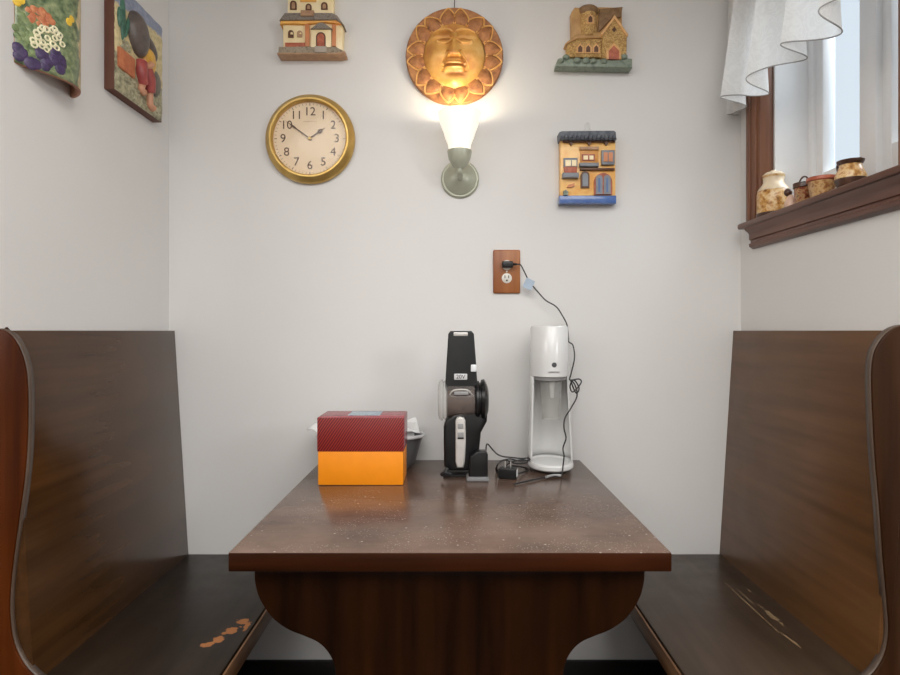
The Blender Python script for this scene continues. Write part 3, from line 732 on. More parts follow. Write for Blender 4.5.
for e in (-1, 1):
    b = MB(); b.tube([fpt(e * .32 + .23 * math.cos(a), .36 + .085 * math.sin(a) * (abs(math.sin(a)) ** .4), .0022) for a in [2 * PI * k / 20 for k in range(20)]], .0026, 6, closed=True, sub=2)
    b.build('eyelid', gold, fo)
    b = MB(); b.tube([fpt(e * q, .50 + .17 * math.sin(PI * min(1, .12 + q * 1.05)), .0005) for q in (.02, .10, .2, .3, .42, .54, .66)], .0042, 8, taper=lambda t: 1 - .5 * t)
    b.build('eyebrow', gold, fo)
    b = MB(); b.tube([fpt(e * q, v_, .0) for q, v_ in ((.21, -.02), (.30, -.12), (.40, -.26), (.47, -.44))], .003, 8, taper=lambda t: 1 - .5 * t)
    b.build('cheek_fold', gold, fo)
NRAY = 16
for k in range(NRAY):
    a = 2 * PI * (k + .5) / NRAY; r0, r1 = .100, .155; hw = .0265
    ca, sa = math.cos(a), math.sin(a); skew = .010 if k % 2 else -.010
    def rp(t, s_):
        rr = r0 + (r1 - r0) * t; w = hw * (math.sin(PI * min(1, .30 + .70 * t))) ** .8 * s_ + skew * t * t
        return rr * ca - w * sa, rr * sa + w * ca
    b = MB()
    def fn(u, v):
        s_ = u * 2 - 1; x_, z_ = rp(v, s_)
        return Vector((pc.x + x_, WALL - .018 - .011 * (1 - s_ * s_) ** .5 * math.sin(PI * (.15 + .8 * v)) - .003, pc.z + z_))
    b.grid(fn, 10, 8)
    ln = [rp(t / 8, 1) for t in range(9)] + [rp(1 - t / 8, -1) for t in range(1, 9)]
    b.mat(1).tube([(pc.x + x_, WALL - .024, pc.z + z_) for x_, z_ in ln], .0030, 6, sub=2)
    b.build('ray', [gilt_dark, gold], sn)
MB().tube([(pc.x, WALL - .004, pc.z + R - .004), (pc.x, WALL - .004, pc.z + R + .05)], .0012, 6, sub=1).build('hanging_wire', blk, sn)

# ------------------------------------------------------------------ relief helper for wall ornaments
def rel(b, pts, d0, d1, bev=0.):
    Y = WALL - d1
    b.prism([(at(x, y, Y).x, at(x, y, Y).z) for x, y in pts], Y, WALL - d0, 'y', bev); return b
def rect(x0, y0, x1, y1): return [(x0, y1), (x1, y1), (x1, y0), (x0, y0)]
def arch(x0, y0, x1, y1, pointed=False):
    r = (x1 - x0) / 2; cx = (x0 + x1) / 2; n = 10
    if pointed: return [(x0, y1), (x1, y1), (x1, y0 + r * 1.1), (cx, y0), (x0, y0 + r * 1.1)]
    return [(x0, y1), (x1, y1)] + [(cx + r * math.cos(PI * k / n), y0 + r - r * math.sin(PI * k / n)) for k in range(n + 1)]
def part(name, parent, m, pts, d0, d1, bev=.0): 
    b = MB(); rel(b, pts, d0, d1, bev); return b.build(name, m, parent)

# yellow house
cream = speckled('cream_glaze', [srgb(240, 214, 160), srgb(250, 232, 190)], 22, .35, 0, .1, coat=.2)
orange_g = speckled('amber_glaze', [srgb(226, 150, 60), srgb(244, 186, 84)], 25, .35, 0, .1, coat=.2)
roofgrey = speckled('grey_shingles', [srgb(96, 86, 78), srgb(140, 130, 118), srgb(116, 104, 94)], 120, .6, 0, .5)
stonegrey = speckled('grey_stone', [srgb(112, 100, 84), srgb(166, 152, 130), srgb(136, 122, 102)], 110, .6, 0, .6)
brown_g = plain('brown_glaze', srgb(96, 58, 34), .4)
redbrown = speckled('redbrown_glaze', [srgb(150, 70, 46), srgb(196, 110, 78)], 70, .4)
clay = speckled('clay_base', [srgb(160, 122, 92), srgb(190, 152, 116)], 40, .5)
pinkish = plain('salmon_glaze', srgb(206, 132, 84), .4)
h = thing('house_plaque', (at(311, 0, WALL).x, WALL, at(0, 59, WALL).z), 'cream and amber two-storey ceramic house plaque above the clock', 'wall plaque', 'ceramic house plaques on the back wall')
part('plinth', h, clay, [(277, 54), (277, 52.5), (336, 52.5), (345, 51), (345, 53), (338, 54.2)], 0, .050, .001)
part('stone_footing', h, stonegrey, [(278, 53), (278.5, 46.5), (313, 46), (327, 46), (336, 46.5), (344, 51), (343.5, 52), (336, 52.8)], 0, .049, .003)
bd = part('ground_storey', h, cream, [(283, 48), (283, 19), (333, 19), (343, 24), (342, 50), (334, 48)], 0, .036, .002)
part('eave_band', h, orange_g, [(279.5, 24), (281, 18), (334, 18), (343, 23.5), (336, 23.5), (325, 22), (305, 24), (285, 23.5)], 0, .046, .003)
part('skirt_roof', h, roofgrey, [(279, 20), (284.5, 12.5), (332, 12.5), (337, 15), (344, 25), (336, 19.5)], 0, .052, .003)
up = part('upper_storey', h, cream, rect(287.5, -26, 333, 13.5), 0, .034, .002)
part('upper_band', h, orange_g, rect(300, -8, 316, 1.5), .03, .038, .001)
part('upper_roof', h, roofgrey, [(283, -24), (294, -44), (327, -44), (338, -24)], 0, .046, .003)
for (x0, y0, x1, y1) in ((290, .5, 296.5, 9.5), (305.5, 3.5, 311.5, 10), (321, 2, 327.5, 9.5)):
    w = part('window', h, brown_g, arch(x0, y0, x1, y1), .03, .037); part('pane', w, clay, arch(x0 + 1.6, y0 + 1.6, x1 - 1.6, y1 - 1), .036, .0385)
for (x0, y0, x1, y1) in ((288, 30, 293.5, 37.5), (297, 30.5, 302, 37)):
    w = part('window', h, brown_g if x0 < 290 else clay, arch(x0, y0, x1, y1), .03, .039); part('pane', w, cream, arch(x0 + 2.4, y0 + 2, x1 - .6, y1 - 3.2), .038, .0405)
part('balcony', h, clay, rect(300.5, 10, 313.5, 15.5), .03, .058, .001)
part('brick_course', h, redbrown, rect(285, 42.5, 305, 46.8), .03, .042, .001)
part('pillar', h, pinkish, rect(305, 23, 309, 46), .03, .044, .001); part('pillar', h, pinkish, rect(332, 24, 335.5, 46), .03, .044, .001)
po = part('porch', h, cream, rect(311, 26, 331, 47), .03, .050, .002)
part('porch_roof', h, roofgrey, [(310.5, 28.5), (317.5, 23), (321, 22), (324.5, 23), (332, 28.5)], .03, .058, .002)
dr = part('porch_door', h, brown_g, arch(316, 32, 325.5, 46.5), .045, .053); part('door_panel', dr, redbrown, arch(317.3, 33.6, 324.2, 46), .05, .0545)
part('steps', h, plain('pale_stone', srgb(176, 164, 150), .6), rect(314.5, 46, 326.5, 52), .04, .058, .001)

# stone castle house
castle = speckled('tan_stone', [srgb(176, 134, 78), srgb(208, 168, 104), srgb(192, 150, 90), srgb(216, 180, 118)], 260, .5, 0, .8, vor=True)
tan = speckled('tan_glaze', [srgb(170, 128, 76), srgb(206, 162, 104)], 30, .45)
peach = plain('peach_glaze', srgb(226, 176, 118), .4)
greeng = speckled('green_glaze', [srgb(84, 98, 86), srgb(134, 146, 130), srgb(108, 122, 110)], 45, .4, 0, .4)
roofbrown = speckled('brown_roof', [srgb(112, 82, 52), srgb(150, 116, 76)], 60, .5)
h = thing('house_plaque', (at(594, 0, WALL).x, WALL, at(0, 73, WALL).z), 'tan stone castle-like ceramic house plaque with green base, above the blue-based one', 'wall plaque', 'ceramic house plaques on the back wall')
part('base', h, greeng, [(556, 66), (557, 61), (564, 58), (600, 59), (622, 57), (632.5, 58.5), (632.5, 67.5)], 0, .046, .004)
part('main_wall', h, tan, [(574, 56), (573.5, 9), (600, 7), (622, 7.5), (622, 56)], 0, .024, .002)
part('main_roof', h, roofbrown, [(598, 33), (599.5, 8.5), (623, 6.5), (621, 17), (612, 18)], 0, .032, .003)
b = MB()
def tower(b, px0, px1, py0, py1, d, sc_=1.):
    Y = WALL - d; a = at(px0, py1, Y); c_ = at(px1, py0, Y); r = (c_.x - a.x) / 2
    b.lathe([(0, a.z), (r, a.z), (r, c_.z), (0, c_.z)], ((a.x + c_.x) / 2, WALL - d * .45, 0), n=28, sy=min(1., d * .55 / r))
tower(b, 581.5, 598.5, 9, 34, .05); tw = b.build('tower', castle, h)
b = MB(); Y = WALL - .05; a = at(579.5, 10, Y); c_ = at(600, 3.5, Y); r = (c_.x - a.x) / 2
b.lathe([(r * .88, a.z - .004), (r, a.z + .002), (r, c_.z - .006), (r * .8, c_.z), (0, c_.z)], ((a.x + c_.x) / 2, WALL - .0225, 0), n=28, sy=.9); b.build('tower_cap', roofbrown, h)
part('buttress', h, tan, [(572, 37), (571.5, 12), (575, 7), (583, 8), (583, 37)], 0, .034, .003)
w = part('window', h, peach, arch(587, 13.8, 594, 23.5, True), .03, .053); part('pane', w, brown_g, arch(588.6, 15.5, 592.4, 21.8, True), .05, .055)
wg = part('wing', h, castle, [(567, 57), (567.5, 42), (577, 37), (602, 36), (602, 57)], 0, .036, .002)
part('wing_roof', h, tan, [(565.5, 43), (576, 34), (602, 31.5), (602, 37.5), (577, 38.5), (567, 44)], 0, .044, .003)
for x0 in (577.5, 585.5, 593.5):
    w = part('window', h, peach, arch(x0 - .8, 43.2, x0 + 6.4, 53, True), .03, .040); part('pane', w, brown_g, arch(x0 + .8, 45.2, x0 + 4.8, 51.8, True), .038, .042)
part('gable_front', h, castle, [(602.5, 58), (602.5, 32.5), (615, 16.5), (627, 33.5), (626.5, 58)], 0, .046, .002)
part('gable_trim', h, peach, [(600.8, 33.5), (614.8, 14.6), (628.8, 34.5), (627.2, 36), (614.8, 18.6), (602.6, 35)], .02, .052, .002)
part('gable_window', h, brown_g, [(612, 29.5), (614.3, 26.5), (616.6, 29.5), (614.3, 32)], .04, .048)
ds = part('door_surround', h, peach, [(606.5, 59), (606.5, 50), (614, 42.5), (621.5, 50), (621.5, 59)], .03, .052, .002)
part('arched_door', h, redbrown, [(608.8, 59), (608.8, 51), (614, 45.4), (619.2, 51), (619.2, 59)], .045, .054)
for (x, y, r) in ((560.5, 61, 3.4), (566, 57.5, 3.6), (577, 60.5, 4), (586, 61, 4.2), (593, 61.5, 3.6), (604, 61.5, 3.4), (624, 57, 3.6)):
    b = MB(); Y = WALL - .046; p = at(x, y, Y); q = r / F * Y; b.ball(p, q, .010, q * .8, 12, 8); b.build('bush', greeng, h)

# blue-based tiled house
apricot = speckled('apricot_glaze', [srgb(238, 166, 70), srgb(250, 200, 120), srgb(240, 186, 116)], 14, .35, 0, .05, coat=.25)
slate = speckled('slate_roof', [srgb(70, 76, 86), srgb(112, 116, 124)], 60, .5, 0, .3)
blueg = speckled('blue_glaze', [srgb(58, 92, 158), srgb(88, 122, 184)], 30, .22, 0, .05, coat=.5)
greyblue = plain('greyblue_glaze', srgb(128, 132, 140), .4)
h = thing('house_plaque', (at(588, 0, WALL).x, WALL, at(0, 206, WALL).z), 'orange ceramic house plaque with grey tiled roof and blue base, right of the sconce', 'wall plaque', 'ceramic house plaques on the back wall')
part('facade', h, apricot, rect(560.5, 138, 615.5, 197), 0, .032, .002)
part('base', h, blueg, rect(559.5, 195.3, 616.5, 203.2), 0, .036, .003)
part('roof', h, slate, [(560, 139.5), (559.5, 132), (562, 131), (614, 130.5), (616, 132), (616.5, 139.5)], 0, .046, .002)
for k in range(14):
    b = MB(); Y = WALL - .052; p = at(561.8 + k * 4.05, 135.5, Y)
    b.tube([p + Vector((0, .020, .014)), p + Vector((0, -.004, -.012))], .0056, 8, sub=1); b.build('roof_tile', slate, h)
part('eave_shadow_board', h, brown_g, rect(563, 140.5, 615.5, 142), .03, .041)
for x in (569, 587, 604): part('bracket', h, brown_g, [(x, 142), (x + 5, 142), (x + 2.5, 145.5)], .03, .040)
w = part('window', h, greyblue, rect(563.8, 157.8, 577.5, 167), .03, .040, .001); part('pane', w, cream, rect(565.5, 160, 571, 166), .038, .042); part('pane', w, cream, rect(572, 160, 576.5, 166), .038, .042)
part('flower_box', h, redbrown, rect(564.5, 166.5, 577, 173), .03, .044, .001); part('balcony', h, greyblue, rect(563, 172.5, 579, 177.5), .03, .052, .002)
w = part('window_recess', h, plain('ochre', srgb(214, 150, 70), .4), rect(580.5, 147, 598.5, 165), .03, .038, .001); part('lintel', w, clay, rect(580, 146.5, 599, 149.5), .036, .044)
w = part('window', h, redbrown, rect(582, 154, 595, 160.5), .035, .042); part('pane', w, cream, rect(583.5, 155.5, 588, 159.5), .04, .0435); part('pane', w, cream, rect(589.5, 155.5, 593.5, 159.5), .04, .0435)
part('balcony', h, greyblue, rect(580, 162.5, 599, 166.2), .03, .050, .002)
w = part('window', h, greyblue, rect(601.8, 150, 614.8, 164.5), .03, .044, .001); part('pane', w, pinkish, rect(603.8, 152.3, 607.8, 161.5), .042, .046); part('pane', w, pinkish, rect(608.8, 152.3, 612.8, 161.5), .042, .046)
part('ledge', h, brown_g, rect(580.5, 167.8, 614.8, 169.8), .03, .044, .001)
w = part('arched_window', h, brown_g, arch(581, 171, 589.5, 187.5), .03, .040); part('pane', w, greyblue, arch(582.6, 173, 588, 186), .038, .042)
w = part('double_door', h, redbrown, arch(594.3, 172.8, 612.3, 194.5), .03, .040); part('door_leaf', w, greyblue, arch(596, 175, 602.6, 194), .038, .043); part('door_leaf', w, greyblue, arch(604, 175, 610.6, 194), .038, .043)
for x in (599.3, 607.3): part('door_panel', h, plain('blue_panel%d' % x, srgb(84, 112, 160), .4), rect(x - 1, 178, x + 1, 192), .04, .0442)
part('cat_figure', h, pinkish, [(567, 187), (569, 184.5), (572, 184), (574.5, 182.5), (574.5, 185.5), (571.5, 187.5)], .03, .039)
part('little_shrub', h, greeng, [(563.5, 195), (563.5, 191), (566, 189.5), (568.5, 192), (568, 195)], .03, .041)
b = MB(); b.tube([at(587.5 + 2.6 * math.cos(a), 126.5 - 4 * math.sin(a), WALL - .012) for a in [2 * PI * k / 12 for k in range(12)]], .0008, 6, closed=True, sub=2)
b.tube([at(585.5, 128.5, WALL - .012), at(583, 132, WALL - .02)], .0008, 6, sub=1).tube([at(589.5, 128.5, WALL - .012), at(592, 132, WALL - .02)], .0008, 6, sub=1)
b.tube([at(587.5, 123, WALL), at(587.5, 123, WALL - .016)], .0014, 6, sub=1)
b.build('wire_hanger', silver, h)

# ------------------------------------------------------------------ curved painted roof tile, left wall
terra = speckled('terracotta', [srgb(150, 98, 76), srgb(186, 134, 106)], 30, .7)
tilepaint = NT('painted_garden')
v = tilepaint.co(); x, y, z = tilepaint.xyz(v)
n = tilepaint.noise(v, 55, 4); n1 = tilepaint.noise(v, 18, 3)
green = tilepaint.ramp(n, [(.3, srgb(52, 72, 50)), (.5, srgb(112, 128, 92)), (.72, srgb(166, 172, 130))])
sand = tilepaint.ramp(n, [(.3, srgb(170, 150, 110)), (.6, srgb(222, 202, 150)), (.8, srgb(150, 160, 130))])
side = tilepaint.math('ADD', tilepaint.math('MULTIPLY', y, 12.), tilepaint.math('MULTIPLY', n1, 1.1))
col = tilepaint.mix(tilepaint.ramp(side, [(.95, 0.), (1.1, 1.)]), green, sand)
topm = tilepaint.ramp(tilepaint.math('ADD', tilepaint.math('MULTIPLY', z, 1.), tilepaint.math('MULTIPLY', y, .22)), [(.272, 0.), (.278, 1.)])
col = tilepaint.mix(topm, col, tilepaint.ramp(n, [(.3, srgb(150, 120, 90)), (.55, srgb(214, 196, 170)), (.75, srgb(190, 150, 120))]))
tilepaint.set(color=col, rough=.3, coat=.3); tilepaint.bump(n, .25, .003)
TYa, TYb, TZa, TZb = 1.278, 1.478, 1.748, 2.22
rt = thing('roof_tile_plaque', (LX, (TYa + TYb) / 2, TZa), 'curved roof tile painted with a flower garden, nearest on the left wall', 'wall plaque')
def tile_pt(u, w, lift=0.):
    """u along the arc (0 near .. 1 far), w height in metres"""
    q = max(0., u) ** 1.35
    off = .054 * max(0., math.sin(PI * min(1, q))) ** .75 + lift + .002
    return Vector((LX + off, TYa + (TYb - TYa) * u, TZa + w))
b = MB(); b.grid(lambda u, v: tile_pt(u, v * (TZb - TZa)), 40, 40)
o = b.build('tile_body', [tilepaint.m, terra], rt)
md = o.modifiers.new('thickness', 'SOLIDIFY'); md.thickness = .010; md.offset = -1; md.material_offset = 1; md.material_offset_rim = 1
def blossoms(name, m, items, squash=.2):
    b = MB()
    for (u, w, r) in items:
        p = tile_pt(u, w); nrm = (tile_pt(u + .02, w) - tile_pt(u - .02, w)).cross(Vector((0, 0, 1))).normalized()
        if nrm.x < 0: nrm = -nrm
        M = nrm.to_track_quat('Z', 'Y').to_matrix().to_4x4()
        if squash > 0: b.ball(p, r, r, r * squash, 10, 6, M)
        else:
            ring = [p + (M @ Vector((r * math.cos(a), r * math.sin(a), .001))) for a in [2 * PI * k / 10 for k in range(10)]]
            b.tube(ring, r * .42, 5, closed=True, sub=1)
    return b.build(name, m, rt)
rnd = random.Random(3)
orange_b = speckled('orange_blossom', [srgb(176, 92, 58), srgb(220, 150, 104)], 90, .4); white_b = plain('white_blossom', srgb(240, 232, 196), .4); purple_b = speckled('purple_blossom', [srgb(44, 34, 66), srgb(84, 64, 106)], 90, .4); leaf_b = speckled('leaf_relief', [srgb(66, 92, 58), srgb(146, 160, 108)], 60, .4)
def uw(px, py):
    best = min((i / 200 for i in range(201)), key=lambda u: abs(452 + F * tile_pt(u, 0).x / tile_pt(u, 0).y - px) + (5 if u > .80 else 0))
    return best, EYE + (331 - py) / F * tile_pt(best, 0).y - TZa
def scatter(n, cx, cy, rx, ry, slope, r0, r1):
    out = []
    while len(out) < n:
        a, b_ = rnd.uniform(-1, 1), rnd.uniform(-1, 1)
        if a * a + b_ * b_ > 1: continue
        u, w_ = uw(cx + rx * a, cy + ry * b_ + slope * rx * a)
        r = rnd.uniform(r0, r1)
        if all((u - o[0]) ** 2 * .04 + (w_ - o[1]) ** 2 > (r * 1.25) ** 2 for o in out) or rnd.random() < .04: out.append((u, w_, r))
    return out
blossoms('orange_blossoms', orange_b, scatter(26, 40, 17, 13, 8, .35, .006, .009))
blossoms('white_blossoms', white_b, scatter(22, 47, 39, 18, 13, .25, .0050, .0060), 0)
blossoms('purple_blossoms', purple_b, [uw(x_, y_) + (r_,) for x_, y_, r_ in ((18, 48, .013), (22, 53, .014), (19, 56, .012), (31, 63, .015), (36, 64, .012), (42, 54, .015), (47, 62, .014), (45, 66, .012), (56, 53, .013), (55, 60, .014), (61, 60, .013), (62, 64, .012), (60, 69, .013))])
blossoms('leaf_sprigs', leaf_b, scatter(46, 27, 33, 12, 24, .1, .005, .009))
yel = plain('yellow_blossom', srgb(232, 190, 60), .4)
blossoms('yellow_blossoms', yel, [uw(x_, y_) + (r_,) for x_, y_, r_ in ((17, 2, .009), (21, 0, .009), (69, 22, .009), (72, 19, .008))])

# ------------------------------------------------------------------ relief plaque, left wall
rp_ = thing('relief_picture', (LX, 1.735, 1.825), 'rectangular ceramic relief of a figure in red trousers on the left wall', 'wall plaque')
QY0, QY1, QZ0, QZ1, QD = 1.610, 1.872, 1.825, 2.122, .034
side_m = plain('brown_clay', srgb(104, 66, 52), .7, var=.08)
relm = NT('relief_scene')
v = relm.co(); x, y, z = relm.xyz(v); n = relm.noise(v, 60, 4); nn = relm.math('MULTIPLY', relm.math('SUBTRACT', n, .5), .03)
zz = relm.math('ADD', z, nn)
c_low = relm.ramp(n, [(.3, srgb(112, 108, 84)), (.6, srgb(186, 180, 148))])
c_mid = relm.ramp(n, [(.3, srgb(186, 172, 128)), (.6, srgb(222, 206, 158))])
c_sky = relm.ramp(n, [(.3, srgb(126, 138, 164)), (.7, srgb(160, 166, 186))])
col = relm.mix(relm.ramp(zz, [(.10, 0.), (.104, 1.)]), c_low, c_mid)
col = relm.mix(relm.ramp(relm.math('ADD', zz, relm.math('MULTIPLY', y, -.12)), [(.246, 0.), (.25, 1.)]), col, c_sky)
relm.set(color=col, rough=.5); relm.bump(n, .6, .006)
b = MB()
b.box(LX, LX + QD - .006, QY0, QY1, QZ0, QZ1, .001)
b.build('slab', side_m, rp_)
b = MB()
def qf(u, v):
    edge = min(u, 1 - u, v, 1 - v)
    return Vector((LX + QD - .006 + .006 * min(1, edge * 30) + .0012 * math.sin(u * 31 + 7 * v) * math.sin(v * 37), QY0 + (QY1 - QY0) * u, QZ0 + (QZ1 - QZ0) * v))
b.grid(qf, 30, 34); xs = LX + QD; b.mat(1); rr = random.Random(5)
for k in range(46):
    yy = QY0 + rr.uniform(.02, .245); z_ = QZ0 + rr.uniform(.008, .055) if k % 3 else QZ0 + rr.uniform(.12, .15)
    if k % 3 == 0: yy = QY0 + rr.uniform(.02, .07)
    b.ball((xs - .001, yy, z_), .005, rr.uniform(.006, .011), rr.uniform(.004, .007), 8, 6)
b.build('relief_ground', [relm.m, speckled('cobble_glaze', [srgb(126, 122, 98), srgb(196, 190, 160)], 40, .6)], rp_)
def oval(name, m, y, z, ry, rz_, d, tilt=0.):
    b = MB(); b.ball((xs, y, z), d, ry, rz_, 18, 12, Matrix.Rotation(tilt, 4, 'X')); return b.build(name, m, rp_)
hair = speckled('grey_brown_glaze', [srgb(78, 70, 68), srgb(112, 100, 94)], 40, .4, 0, .4); yellowg = speckled('yellow_glaze', [srgb(204, 150, 50), srgb(232, 184, 84)], 50, .4); redg = speckled('red_glaze', [srgb(140, 54, 54), srgb(176, 84, 78)], 40, .4); skin_g = plain('skin_glaze', srgb(206, 150, 118), .4); cactus = speckled('cactus_glaze', [srgb(44, 88, 74), srgb(86, 130, 108)], 60, .4); brickg = speckled('brick_glaze', [srgb(180, 96, 60), srgb(206, 128, 84)], 60, .5); stoneg = speckled('stone_glaze', [srgb(98, 94, 86), srgb(130, 124, 112)], 50, .5)
b = MB(); b.box(xs - .004, xs + .006, QY0 + .006, QY0 + .085, QZ0 + .062, QZ0 + .118, .003); b.build('brick_wall', brickg, rp_)
b = MB()
b.ball((xs, QY0 + .028, QZ0 + .205), .008, .011, .065).ball((xs, QY0 + .050, QZ0 + .19), .007, .008, .035, M=Matrix.Rotation(-.3, 4, 'X')).ball((xs, QY0 + .012, QZ0 + .20), .007, .007, .028)
b.build('cactus', cactus, rp_)
oval('hair_bundle', hair, QY0 + .102, QZ0 + .196, .048, .062, .030, .25)
oval('arm_wrap', hair, QY0 + .165, QZ0 + .190, .050, .022, .020, -.5)
oval('yellow_shirt', yellowg, QY0 + .166, QZ0 + .152, .034, .046, .018, .15)
b = MB(); b.tube([(xs, QY0 + .12, QZ0 + .120), (xs + .006, QY0 + .115, QZ0 + .095), (xs + .006, QY0 + .125, QZ0 + .062)], .022, 12, taper=lambda t: 1 - .35 * t).tube([(xs, QY0 + .14, QZ0 + .120), (xs + .008, QY0 + .155, QZ0 + .09), (xs + .006, QY0 + .165, QZ0 + .055)], .023, 12, taper=lambda t: 1 - .35 * t)
b.build('red_trousers', redg, rp_)
b = MB(); b.tube([(xs + .006, QY0 + .124, QZ0 + .066), (xs + .005, QY0 + .118, QZ0 + .046), (xs + .008, QY0 + .130, QZ0 + .040)], .010, 10); b.build('bare_leg', skin_g, rp_)
b = MB(); b.tube([(xs + .006, QY0 + .166, QZ0 + .058), (xs + .005, QY0 + .168, QZ0 + .022), (xs + .008, QY0 + .184, QZ0 + .014)], .010, 10); b.build('bare_leg', skin_g, rp_)
b = MB(); b.tube([(xs + .008, QY0 + .115, QZ0 + .128), (xs + .016, QY0 + .135, QZ0 + .118), (xs + .016, QY0 + .155, QZ0 + .135)], .009, 10); b.build('bare_arm', skin_g, rp_)
oval('stone_jar', stoneg, QY0 + .205, QZ0 + .098, .026, .040, .016)
# ------------------------------------------------------------------ ornaments on the window stool
SZ = 1.5175
can_m = speckled('painted_can', [srgb(110, 62, 28), srgb(196, 140, 66), srgb(226, 196, 146), srgb(176, 104, 48)], 62, .35, 0, .15, coat=.2)
pot_red = speckled('red_painted_pot', [srgb(60, 40, 30), srgb(150, 74, 48), srgb(196, 156, 108), srgb(80, 44, 30)], 90, .35, 0, .15, coat=.2)
pot_tan = speckled('tan_painted_pot', [srgb(120, 64, 36), srgb(182, 128, 76), srgb(216, 180, 126), srgb(150, 84, 48)], 70, .35, 0, .15, coat=.2)
dkb = speckled('dark_brown_glaze', [srgb(54, 34, 26), srgb(94, 62, 46)], 70, .3, 0, .4)
cr = plain('cream_ceramic', srgb(226, 206, 176), .35)
pinkc = plain('pink_ceramic', srgb(214, 178, 156), .4)
def on_sill(px, X): return Vector((X, F * X / (px - 452), SZ))
p = on_sill(773.5, .972)
o = thing('milk_can', p, 'tall cream and brown milk-can jar at the far end of the window sill', 'jar')
MB().lathe([(0, 0), (.044, 0), (.046, .004), (.046, .070), (.043, .082), (.030, .100), (.028, .106), (.028, .118), (.031, .122), (.031, .126), (.024, .128), (.0, .128)], p, n=36).build('jar_body', can_m, o)
MB().lathe([(.0440, .080), (.0438, .083), (.0310, .1005), (.0288, .106), (.0288, .118), (.0300, .121)], p, n=36).build('jar_neck', cr, o)
MB().lathe([(.030, .124), (.031, .128), (.022, .136), (.008, .139), (.007, .143), (0, .144)], p, n=28).build('jar_lid', cr, o)
MB().lathe([(.0465, .001), (.0475, .004), (.0475, .010), (.0465, .013)], p, n=36).build('foot_band', dkb, o)
p = on_sill(791, .958)
o = thing('tiny_figurine', p, 'tiny pink ceramic figurine with a dark round head beside the milk-can jar', 'figurine')
MB().lathe([(0, 0), (.015, 0), (.018, .008), (.016, .022), (.010, .036), (.006, .042), (0, .043)], p, n=20).build('figurine_body', pinkc, o)
MB().ball(p + Vector((-.006, .004, .050)), .011, .011, .011).build('figurine_head', dkb, o)
p = on_sill(803.5, .972)
o = thing('small_bucket', p, 'small dark red painted bucket with a hoop handle on the window sill', 'bucket')
MB().lathe([(0, 0), (.019, 0), (.021, .003), (.0235, .058), (.025, .060), (.025, .064), (.022, .064), (.019, .006), (0, .006)], p, n=28).build('bucket_body', pot_red, o)
MB().lathe([(.0238, .052), (.0262, .054), (.0262, .066), (.0225, .066)], p, n=28).build('bucket_rim', dkb, o)
MB().tube([p + Vector((0, .024 * math.cos(a), .060 + .024 * math.sin(a))) for a in [PI * k / 8 for k in range(9)]], .0022, 6, sub=2).build('hoop_handle', dkb, o)
p = on_sill(822, .975)
o = thing('flared_pot', p, 'tan painted flared pot between the small bucket and the pitcher', 'pot')
MB().lathe([(0, 0), (.024, 0), (.026, .003), (.033, .050), (.0355, .054), (.0355, .060), (.032, .060), (.024, .006), (0, .006)], p, n=32).build('pot_body', pot_tan, o)
MB().lathe([(.0335, .050), (.0365, .053), (.0365, .061), (.0325, .061)], p, n=32).build('pot_rim', redbrown, o)
p = on_sill(850.5, .978)
o = thing('small_pitcher', p, 'round brown and tan pitcher at the near end of the sill row', 'pitcher')
MB().lathe([(0, 0), (.020, 0), (.026, .006), (.034, .024), (.0345, .030)], p, n=32).build('pitcher_base', dkb, o)
MB().lathe([(.0345, .030), (.034, .038), (.027, .054), (.024, .062), (.026, .068), (.023, .068), (.020, .060), (.028, .038)], p, n=32).build('pitcher_body', can_m, o)
b = MB(); b.lathe([(.0245, .064), (.0290, .071), (.0300, .075), (.027, .075), (.0225, .066)], p, n=32)
b.prism([(p.x - .012, p.y - .020), (p.x + .012, p.y - .020), (p.x, p.y - .040)], p.z + .069, p.z + .074, 'z', .001)
b.build('pitcher_rim', dkb, o)
MB().tube([p + Vector((-.004, .022, .066)), p + Vector((-.006, .030, .080)), p + Vector((-.006, .040, .070)), p + Vector((-.004, .036, .048)), p + Vector((-.002, .031, .038))], .0035, 8).build('pitcher_handle', dkb, o)

# ------------------------------------------------------------------ valance
lace = NT('white_lace')
n = lace.noise(lace.co(scale=(1, 1, 1)), 26, 3, .5, 2.)
m_ = lace.ramp(n, [(.42, .0), (.47, 1.), (.53, 1.), (.58, 0.)])
df = lace.n.new('ShaderNodeBsdfDiffuse'); tl = lace.n.new('ShaderNodeBsdfTranslucent'); tp = lace.n.new('ShaderNodeBsdfTransparent')
df.inputs['Color'].default_value = (.90, .90, .89, 1); tl.inputs['Color'].default_value = (.90, .90, .89, 1)
a1 = lace.n.new('ShaderNodeMixShader'); a1.inputs[0].default_value = .42; a2 = lace.n.new('ShaderNodeMixShader')
lace.l.new(df.outputs[0], a1.inputs[1]); lace.l.new(tl.outputs[0], a1.inputs[2])
lace.l.new(lace.math('MULTIPLY_ADD', m_, -.05, .11), a2.inputs[0]); lace.l.new(a1.outputs[0], a2.inputs[1]); lace.l.new(tp.outputs[0], a2.inputs[2])
lace.l.new(a2.outputs[0], lace.out.inputs['Surface'])
bp = lace.n.new('ShaderNodeBump'); bp.inputs['Strength'].default_value = .3; bp.inputs['Distance'].default_value = .003
lace.l.new(m_, bp.inputs['Height']); lace.l.new(bp.outputs[0], df.inputs['Normal'])
hem_m = plain('grey_hem_thread', (.36, .35, .34), .8)
VX, VT = .882, 2.335
